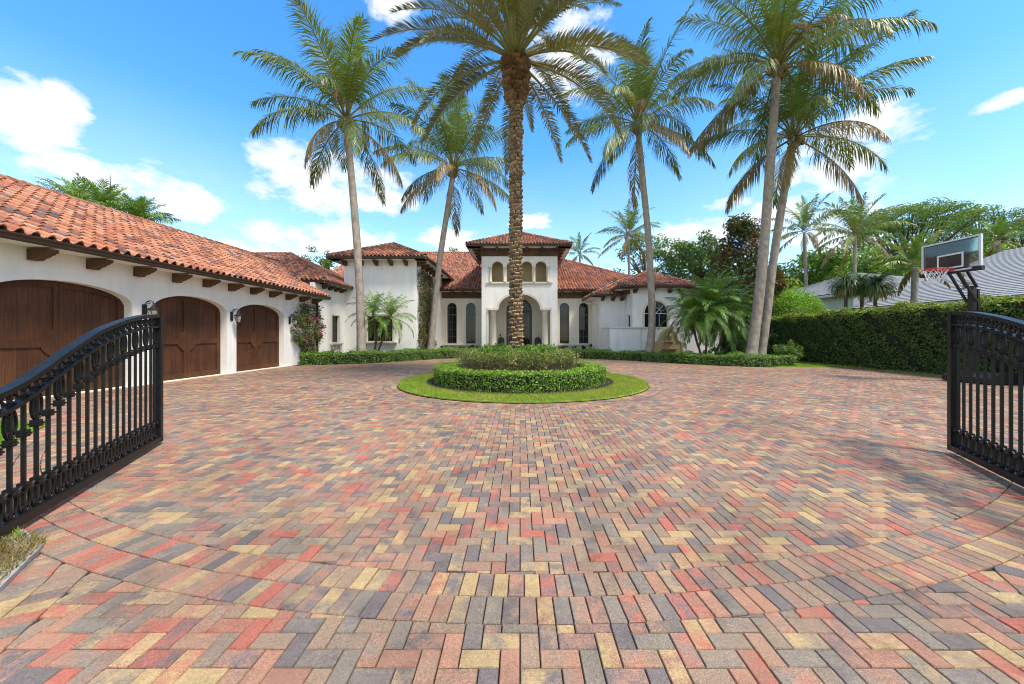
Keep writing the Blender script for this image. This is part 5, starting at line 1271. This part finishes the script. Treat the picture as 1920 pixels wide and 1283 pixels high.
# inner tier of the island: leafy top over bare stems
def island_shrub():
    r = np.random.default_rng(61); t = thing('island_shrub', 'sparse woody shrub bed with light green tops inside the ring hedge', 'shrub', (IC[0], IC[1], .06)); n = 320; b = MB(); tips = []
    for i in range(n):
        a = r.random() * 6.283; rd = 1.15 + .72 * math.sqrt(r.random()); bx, by = IC[0] - .18 + rd * math.cos(a), IC[1] + rd * math.sin(a)
        for k in range(4):
            e = np.array([bx + r.normal(0, .16), by + r.normal(0, .16), .06 + r.uniform(.7, .98)]); m_ = np.array([bx, by, .06]) * .5 + e * .5 + r.normal(0, .05, 3); b.tube([(bx, by, .06), m_, e], [.011, .009, .005], 4, caps=False, tint=(.21, .16, .10)); tips.append(e)
    b.build('stems', MT['leaf'], t)
    tips = np.array(tips); parts_ = [clumps(r, tips, np.full(len(tips), .14), 14, .062, [(.16, .23, .035), (.22, .28, .05), (.27, .25, .09), (.12, .19, .03)], fill=.2)]
    low = np.array([tp * (1, 1, r.uniform(.35, .8)) for tp in tips]); parts_.append(clumps(r, low, np.full(len(low), .14), 5, .05, [(.30, .26, .12), (.22, .22, .07), (.34, .22, .13)], fill=.2))
    cc = np.array([(IC[0] - .15 + 1.3 * math.sqrt(u) * math.cos(v), IC[1] + 1.35 * math.sqrt(u) * math.sin(v), 1.0 + .14 * w) for u, v, w in r.random((170, 3)) * (1, 6.283, 1)]); parts_.append(clumps(r, cc, np.full(170, .2), 42, .085, [(.11, .21, .025), (.17, .28, .03), (.08, .16, .02)], fill=.2))
    leaf_mesh(parts_).build('foliage', MT['leaf'], t)
island_shrub()
def bush(name, label, c, rx, ry, h, seed, leaf=.09, n=3500, cols=HG, cat='shrub', group=None, stems=True, roundness=.5):
    r = np.random.default_rng(seed); t = thing(name, label, cat, (c[0], c[1], 0), 0, group); K = max(12, n // 60); d = nrm(r.normal(size=(K, 3))); q = (roundness + (1 - roundness) * r.random((K, 1)))
    cen = np.array([c[0], c[1], h * .52]) + d * q * np.array([rx, ry, h * .46]); cen[:, 2] = np.maximum(cen[:, 2], .1)
    leaf_mesh([clumps(r, cen, np.full(K, min(rx, h / 2) * .3), 60, leaf, cols)]).build('foliage', MT['leaf'], t)
    if stems:
        b = MB()
        for i in range(14): e = cen[i % K]; b.tube([(c[0] + r.normal(0, .06), c[1] + r.normal(0, .06), 0), (np.array([c[0], c[1], 0]) + e) / 2, e], [.03, .02, .01], 4)
        b.build('stems', MT['branch'], t)
    return t
bush('round_shrub', 'small rounded shrub at the end of the right hedge', (15.35, 20.2), .75, .7, 1.25, 71, n=4200, cols=[(.12, .21, .03), (.17, .27, .04), (.08, .15, .03)])
bush('clipped_shrub', 'bright green dome shaped shrub rising beyond the tall hedge', (20.4, 26.2), 1.75, 1.6, 5.0, 72, n=24000, leaf=.12, cols=[(.23, .42, .03), (.30, .50, .04), (.18, .34, .025)], roundness=.85)
for i, (x, y, h) in enumerate([(-6.9, 32.2, .75), (-5.6, 32.3, .65), (-4.2, 32.1, .8), (3.9, 32.2, .75), (5.0, 32.3, .7), (6.1, 31.9, .95)]):
    bush('window_shrub', ['dark low shrub below the left arched windows', 'small low shrub below the gap between left arched windows', 'low shrub below the left arched windows next to the tower', 'low shrub below the right arched windows next to the tower', 'small low shrub below the gap between right arched windows', 'taller dark shrub beside the downspout'][i], (x, y), .6, .4, h, 80 + i, n=700, leaf=.11, cols=[(.035, .08, .02), (.06, .12, .025)], group='shrubs below the arched windows')
for i, (x, y, w, h, lb) in enumerate([(13.6, 22.6, 1.0, 1.7, 'dark croton shrub under the pygmy palm clump'), (15.8, 23.4, 1.3, 2.2, 'dark shrub behind the two tall coconut trunks'), (-10.9, 20.8, .9, .75, 'low leafy shrub behind the left hedge near the garage'), (12.0, 21.2, 1.4, .8, 'leafy low shrub between the fountain hedge and palms'), (16.2, 25.2, 1.2, 2.6, 'dark green shrub at the far end of the tall hedge')]):
    bush('shrub', lb, (x, y), w, w * .8, h, 90 + i, n=2600, leaf=.11, cols=[(.04, .085, .02), (.07, .12, .03), (.10, .07, .035)] if i in (0, 1) else HG)

def climber(name, label, o, U, Nn, outline_fn, n, seed, cols, leaf=.12, flowers=0, depth=.35, cat='climber', W=2.5, H=3.0, wts=None, stems=14):
    r = np.random.default_rng(seed); o, U, Nn = np.array(o, float), np.array(U, float), np.array(Nn, float); t = thing(name, label, cat, Vector(o + U * W / 2))
    K = n // 22; u = r.random(K * 4) * W; z = r.random(K * 4) * H; ok = outline_fn(u, z, r); u, z = u[ok][:K], z[ok][:K]; d = r.random(len(u)) ** 1.4 * depth
    cen = o + U * u[:, None] + np.c_[np.zeros((len(u), 2)), z] + Nn * (d + .04)[:, None]
    ps = [clumps(r, cen, np.full(len(cen), .2), 22, leaf, cols, fill=.2)]
    if flowers:
        k = r.choice(len(cen), flowers); ps.append(clumps(r, cen[k] + Nn * .12, np.full(flowers, .14), 26, .085, [(.46, .04, .22), (.52, .07, .3), (.36, .05, .14)], ratio=.75))
    leaf_mesh(ps).build('foliage', MT['leaf'], t); b = MB()
    for i in range(stems):
        u0 = W * (.3 + .4 * r.random()); k = r.integers(len(u)); e = cen[k]; b0 = o + U * u0 + Nn * .08; m1 = b0 * .6 + e * .4; m1[2] = e[2] * .5; b.tube([b0, m1 + r.normal(0, .06, 3), e], [.03, .022, .01], 5)
    b.build('stems', MT['branch'], t); return t
climber('bougainvillea', 'magenta flowering bougainvillea climbing the garage end beside the farthest door', (GX + .02, 18.75, 0), (0, 1, 0), (1, 0, 0), lambda u, z, r: (np.abs(u - 1.25) < 1.15 - .25 * np.sin(z * 2.3) - .35 * (z < 1.0)) & (z > .25) & (r.random(len(u)) < .85), 3800, 101, [(.07, .13, .025), (.11, .17, .03), (.17, .14, .06), (.09, .07, .03)], flowers=16, W=2.5, H=3.35)
climber('wall_creeper', 'half bare brownish creeper covering the side wall of the left pavilion', (-7.33, 25.05, 0), (0, 1, 0), (1, 0, 0), lambda u, z, r: (u < 3.9 + .3 * np.sin(z * 1.7)) & (r.random(len(u)) < .9), 9000, 102, [(.17, .12, .05), (.13, .11, .04), (.11, .15, .03), (.22, .14, .06), (.07, .11, .025)], leaf=.13, depth=.3, W=4.6, H=6.4, stems=30)

# ------------------------------------------------------------------ trees
def tree(name, label, base_, H, spread, seed, style='round', leaf=.3, per=70, K=60, cols=HG, group=None, tr=.3, trunk_h=.4, cat='tree', crown_lo=None, ratio=.5, ysp=None, limbs=26):
    r = np.random.default_rng(seed); x, y = base_; t = thing(name, label, cat, (x, y, 0), 0, group); ysp = ysp or spread
    if style == 'umbrella':
        a = r.random(K) * 6.283; q = np.sqrt(r.random(K)); lev = r.random(K) ** .6
        cen = np.c_[x + spread * q * np.cos(a), y + ysp * q * np.sin(a), H * (.97 - .14 * q ** 2 - (.30 * (1 - lev)) * (.4 + .6 * q))]; rad = np.stack([np.full(K, spread * .19)] * 2 + [np.full(K, spread * .075)], 1)
    elif style == 'cone':
        f = r.random(K) ** 1.3; a = r.random(K) * 6.283; lo = (crown_lo or .06) * H; w = spread * np.clip(1.12 - f, .1, 1) ** .65 * (.55 + .45 * r.random(K)); cen = np.c_[x + w * np.cos(a), y + w * np.sin(a), lo + (H - lo) * f]; rad = np.full(K, spread * .26)
    else:
        d = nrm(r.normal(size=(K, 3))); q = .35 + .65 * r.random((K, 1)) ** .5; lo = (crown_lo or .3) * H; cen = np.array([x, y, (lo + H) / 2]) + d * q * np.array([spread, ysp, (H - lo) / 2]); rad = np.full(K, spread * .27)
    leaf_mesh([clumps(r, cen, rad, per, leaf, cols, ratio=ratio, squash=.75 if style == 'round' else 1)]).build('crown', MT['leaf'], t)
    b = MB(); ht = H * trunk_h; lean = r.normal(0, .02, 2) * H; fork = np.array([x + lean[0], y + lean[1], ht]); b.tube([(x, y, 0), (x + lean[0] * .4, y + lean[1] * .4, ht * .5), fork], [tr * 1.2, tr, tr * .8], 8)
    idx = r.choice(K, min(limbs, K), replace=False)
    for i in idx:
        e = cen[i]; f0 = fork if style != 'cone' else np.array([x, y, max(.3, e[2] * .75)]); m1 = f0 * .5 + e * .5 + np.array([0, 0, .06 * H if style != 'umbrella' else -.02 * H]) + r.normal(0, .02 * H, 3); b.tube([f0, m1, e], [tr * .5, tr * .3, tr * .08], 5, caps=False)
    if style == 'cone': b.tube([fork, (x, y, H * .93)], [tr * .8, tr * .1], 6)
    b.build('trunk', MT['branch'], t); return t
def T(px, Y): return (gx(px, Y), Y)
def Hh(py, Y): return EYE + (CYP - py) * Y / FX
MG = [(.08, .11, .03), (.11, .13, .035), (.17, .11, .045), (.06, .085, .025), (.14, .085, .04)]
tree('magnolia', 'dark bronze leaved magnolia tree behind the pygmy palm clump', T(1388, 28.5), Hh(418, 28.5), 3.0, 201, 'cone', .27, 120, 190, MG, tr=.14, trunk_h=.12, ratio=.45)
tree('magnolia', 'shorter dark magnolia tree behind the two tall coconut trunks', T(1440, 27.5), Hh(505, 27.5), 1.9, 202, 'cone', .24, 110, 130, MG, tr=.12, trunk_h=.12, ratio=.45)
PG = [(.13, .225, .04), (.17, .265, .05), (.10, .18, .035)]
tree('pine_tree', 'broad umbrella crowned tree over the neighbour roof with dark limbs', T(1706, 62), Hh(374, 62), 8.4, 211, 'umbrella', .34, 120, 150, PG, tr=.45, trunk_h=.5, limbs=60, group='umbrella crowned trees on the skyline')
tree('pine_tree', 'open umbrella crowned tree directly above the clear backboard', T(1822, 66), Hh(382, 66), 7.0, 212, 'umbrella', .34, 90, 90, PG, tr=.45, trunk_h=.45, limbs=60, group='umbrella crowned trees on the skyline')
tree('pine_tree', 'umbrella crowned tree cut by the right edge of the frame', T(1925, 60), Hh(405, 60), 6.0, 213, 'umbrella', .32, 100, 110, PG, tr=.4, trunk_h=.5, limbs=50, group='umbrella crowned trees on the skyline')
tree('pine_tree', 'feathery green tree above the right wing roof', T(1300, 46), Hh(442, 46), 4.0, 214, 'round', .36, 120, 80, [(.08, .16, .03), (.12, .20, .04), (.06, .12, .03)], tr=.3, trunk_h=.6, crown_lo=.42)
tree('pine_tree', 'thin crowned tree between the coconut palm and right wing roof', T(1212, 52), Hh(432, 52), 4.6, 215, 'round', .36, 90, 60, PG, tr=.3, trunk_h=.55, crown_lo=.4)
tree('pine_tree', 'small crowned tree peeping over the left garage roofs', T(592, 55), Hh(463, 55), 3.0, 216, 'round', .3, 70, 40, [(.10, .15, .03), (.16, .19, .035)], tr=.3, trunk_h=.6, crown_lo=.55)
tree('broadleaf_tree', 'yellowish round tree top beside the left pavilion roof', T(624, 50), Hh(486, 50), 1.8, 217, 'round', .28, 60, 26, [(.18, .22, .03), (.14, .2, .03)], tr=.25, trunk_h=.6, crown_lo=.6)
tree('broadleaf_tree', 'dark round tree top behind the main roof ridge', T(842, 75), Hh(464, 75), 2.6, 218, 'round', .34, 60, 26, PG, tr=.25, trunk_h=.6, crown_lo=.7)
FG = [(.13, .26, .03), (.20, .335, .04), (.09, .18, .03), (.27, .37, .045)]
spots = [(1476, 46, 505, 4.0, 'bright shrubby tree right behind the two tall coconut trunks'), (1530, 44, 470, 4.2, 'leafy green tree behind the farther background palm'), (1585, 50, 480, 4.4, 'dense green tree behind the nearer background palm'), (1640, 46, 468, 4.0, 'dense green tree left of the umbrella crowned tree'), (1690, 54, 470, 4.8, 'dense green tree below the broad umbrella crown'),
         (1755, 58, 455, 5.2, 'dense green tree behind the left part of the backboard'), (1830, 56, 452, 5.0, 'dense green tree behind the right part of the backboard'), (1905, 52, 452, 4.4, 'dense green tree above the grey roof ridge'), (1418, 48, 512, 3.8, 'dim green tree seen between the magnolias'), (1340, 50, 505, 3.4, 'small green tree between feathery tree and dark magnolia')]
for i, (px, Y, py, s, lb) in enumerate(spots):
    tree('broadleaf_tree', lb, T(px, Y), Hh(py, Y), s * 1.12, 230 + i, 'round', .42, 110, 100, FG, tr=.25, trunk_h=.35, crown_lo=.08, group='broadleaf trees beyond the hedge', limbs=12)
def woods():
    r = np.random.default_rng(260); ps = []
    for x0, x1, y, h, K in ((20, 90, 78, 12.5, 220), (-90, -35, 85, 8, 90), (-30, 30, 95, 8, 120)):
        cen = np.c_[r.uniform(x0, x1, K), y + r.normal(0, 3, K), h * (.15 + .75 * r.random(K))]; ps.append(clumps(r, cen, np.full(K, 2.6), 60, .75, [(.06, .11, .02), (.09, .15, .025), (.04, .08, .02)]))
    tag(leaf_mesh(ps).build('far_woods', MT['leaf']), 'dense dark green woods far behind the houses', 'woods', kind='stuff')
woods()
BG = [(.15, .24, .04), (.19, .26, .05), (.12, .20, .04)]
def bgpalm(label, px, py, pbx, Y, L, seed, n=22, dead=3, **k):
    coconut('background_palm', label, [(*T(pbx, Y), 0), at((px + pbx) / 2 + 2, (py + 700) / 2, Y), at(px, py, Y)], .2, .15, seed, L=L, n=n, nl=34, leafL=.95, wid=.075, group='background palms', nuts=False, dead=dead, green=BG, **k)
bgpalm('small coconut palm in front of the woods beside the tall coconut trunks', 1508, 436, 1513, 38, 4.3, 301)
bgpalm('coconut palm rising above the left end of the grey neighbour roof', 1603, 442, 1596, 35, 4.6, 302, n=26)
bgpalm('full crowned coconut palm behind the right wing roof', 1178, 444, 1180, 46, 4.8, 303, n=26, dead=5)
bgpalm('small distant palm just right of the tower roof', 1087, 478, 1088, 58, 4.0, 304, n=18)
bgpalm('yellow green palm top above the grey roof ridge right of the backboard', 1872, 452, 1866, 34, 2.6, 305, n=20)
bgpalm('small drooping palm left of the backboard behind the hedge', 1716, 502, 1706, 20.5, 2.3, 306, n=20)
coconut('areca_palm', 'feathery green palm crown rising behind the garage roof ridge', [(-28.6, 25, 0), (-28.7, 25, 5), at(190, 408, 25)], .14, .1, 307, L=2.7, n=44, nl=40, leafL=1.7, nuts=False, dead=0, green=[(.15,.29,.04),(.2,.34,.04),(.12,.23,.04)], group='palms behind the garage', low=-10, special=())
coconut('areca_palm', 'lower feathery palm crown at the right behind the garage roof ridge', [(-26.2, 25.6, 0), (-26.3, 25.6, 5), at(262, 420, 25.6)], .14, .1, 308, L=2.3, n=36, nl=36, leafL=1.6, nuts=False, dead=0, green=[(.15,.29,.04),(.2,.34,.04),(.12,.23,.04)], group='palms behind the garage', low=-10)
coconut('areca_palm', 'bushy palm crown in front of the taller palm behind the garage roof', [(-30.8, 26.2, 0), (-30.8, 26.2, 5), at(142, 392, 26.2)], .14, .1, 309, L=2.3, n=36, nl=36, leafL=1.6, nuts=False, dead=0, green=[(.15,.29,.04),(.2,.34,.04),(.12,.23,.04)], group='palms behind the garage', low=-10)
sp_ = MB(); p0 = at(207, 385, 25); sp_.tube([p0, p0 + ZU * 1.1, p0 + ZU * 2.2], [.035, .03, .006], 6); 
tag(sp_.build('spear_leaf', MT['branch']), 'thin upright spike standing above the palm crown behind the garage', 'palm_spear')  # upright spear leaf of the palms behind the garage
def pony(label, px, py, Y, rad, seed):
    r = np.random.default_rng(seed); c = np.array(at(px, py, Y)); t = thing('ponytail_palm', label, 'palm tree', (c[0], c[1], 0), 0, 'ponytail palms behind the hedge'); b = MB(); b.tube([(c[0] + r.normal(0, .15), c[1], 0), (c[0], c[1], c[2] * .6), tuple(c)], [.16, .1, .08], 8); b.build('trunk', MT['branch'], t)
    n = 420; a = r.random(n) * 6.283; th = R(80) - R(95) * r.random(n); L = rad * (.9 + .35 * r.random(n)); K = 5; d = np.c_[np.cos(a), np.sin(a)]; P = [np.tile(c, (n, 1))]
    for k in range(K):
        tk = th - 1.9 * ((k + .5) / K) * (1.1 - .3 * r.random(n)); P.append(P[-1] + np.c_[d * np.cos(tk)[:, None], np.sin(tk)] * (L / K)[:, None])
    w = np.c_[-d[:, 1], d[:, 0], np.zeros(n)] * .022; V = np.stack([p + s_ * w * (1 if i < K else .2) for i, p in enumerate(P) for s_ in (-1, 1)], 1).reshape(-1, 3); m = 2 * (K + 1)
    F = (np.arange(n)[:, None, None] * m + np.array([(2*k, 2*k+1, 2*k+3, 2*k+2) for k in range(K)])[None]).reshape(-1, 4)
    col = pick(r, n, [(.10, .16, .05), (.13, .19, .05), (.08, .13, .04)]); low = (th < R(2))[:, None] * (r.random((n, 1)) < .6); col = col * (1 - low) + np.array((.36, .26, .07)) * low
    bb = NB(); bb.add(V, [F], 0, tint=tints(r, n, col, .25, .1, m)); bb.build('foliage', MT['frond'], t)
pony('ponytail palm with drooping strap leaves at the left of its trio', 1586, 532, 22.5, 1.15, 401)
pony('ponytail palm in the middle of its trio with dark trunk', 1616, 530, 23.4, 1.1, 402)
pony('wide ponytail palm at the right of its trio', 1641, 536, 21.6, 1.25, 403)
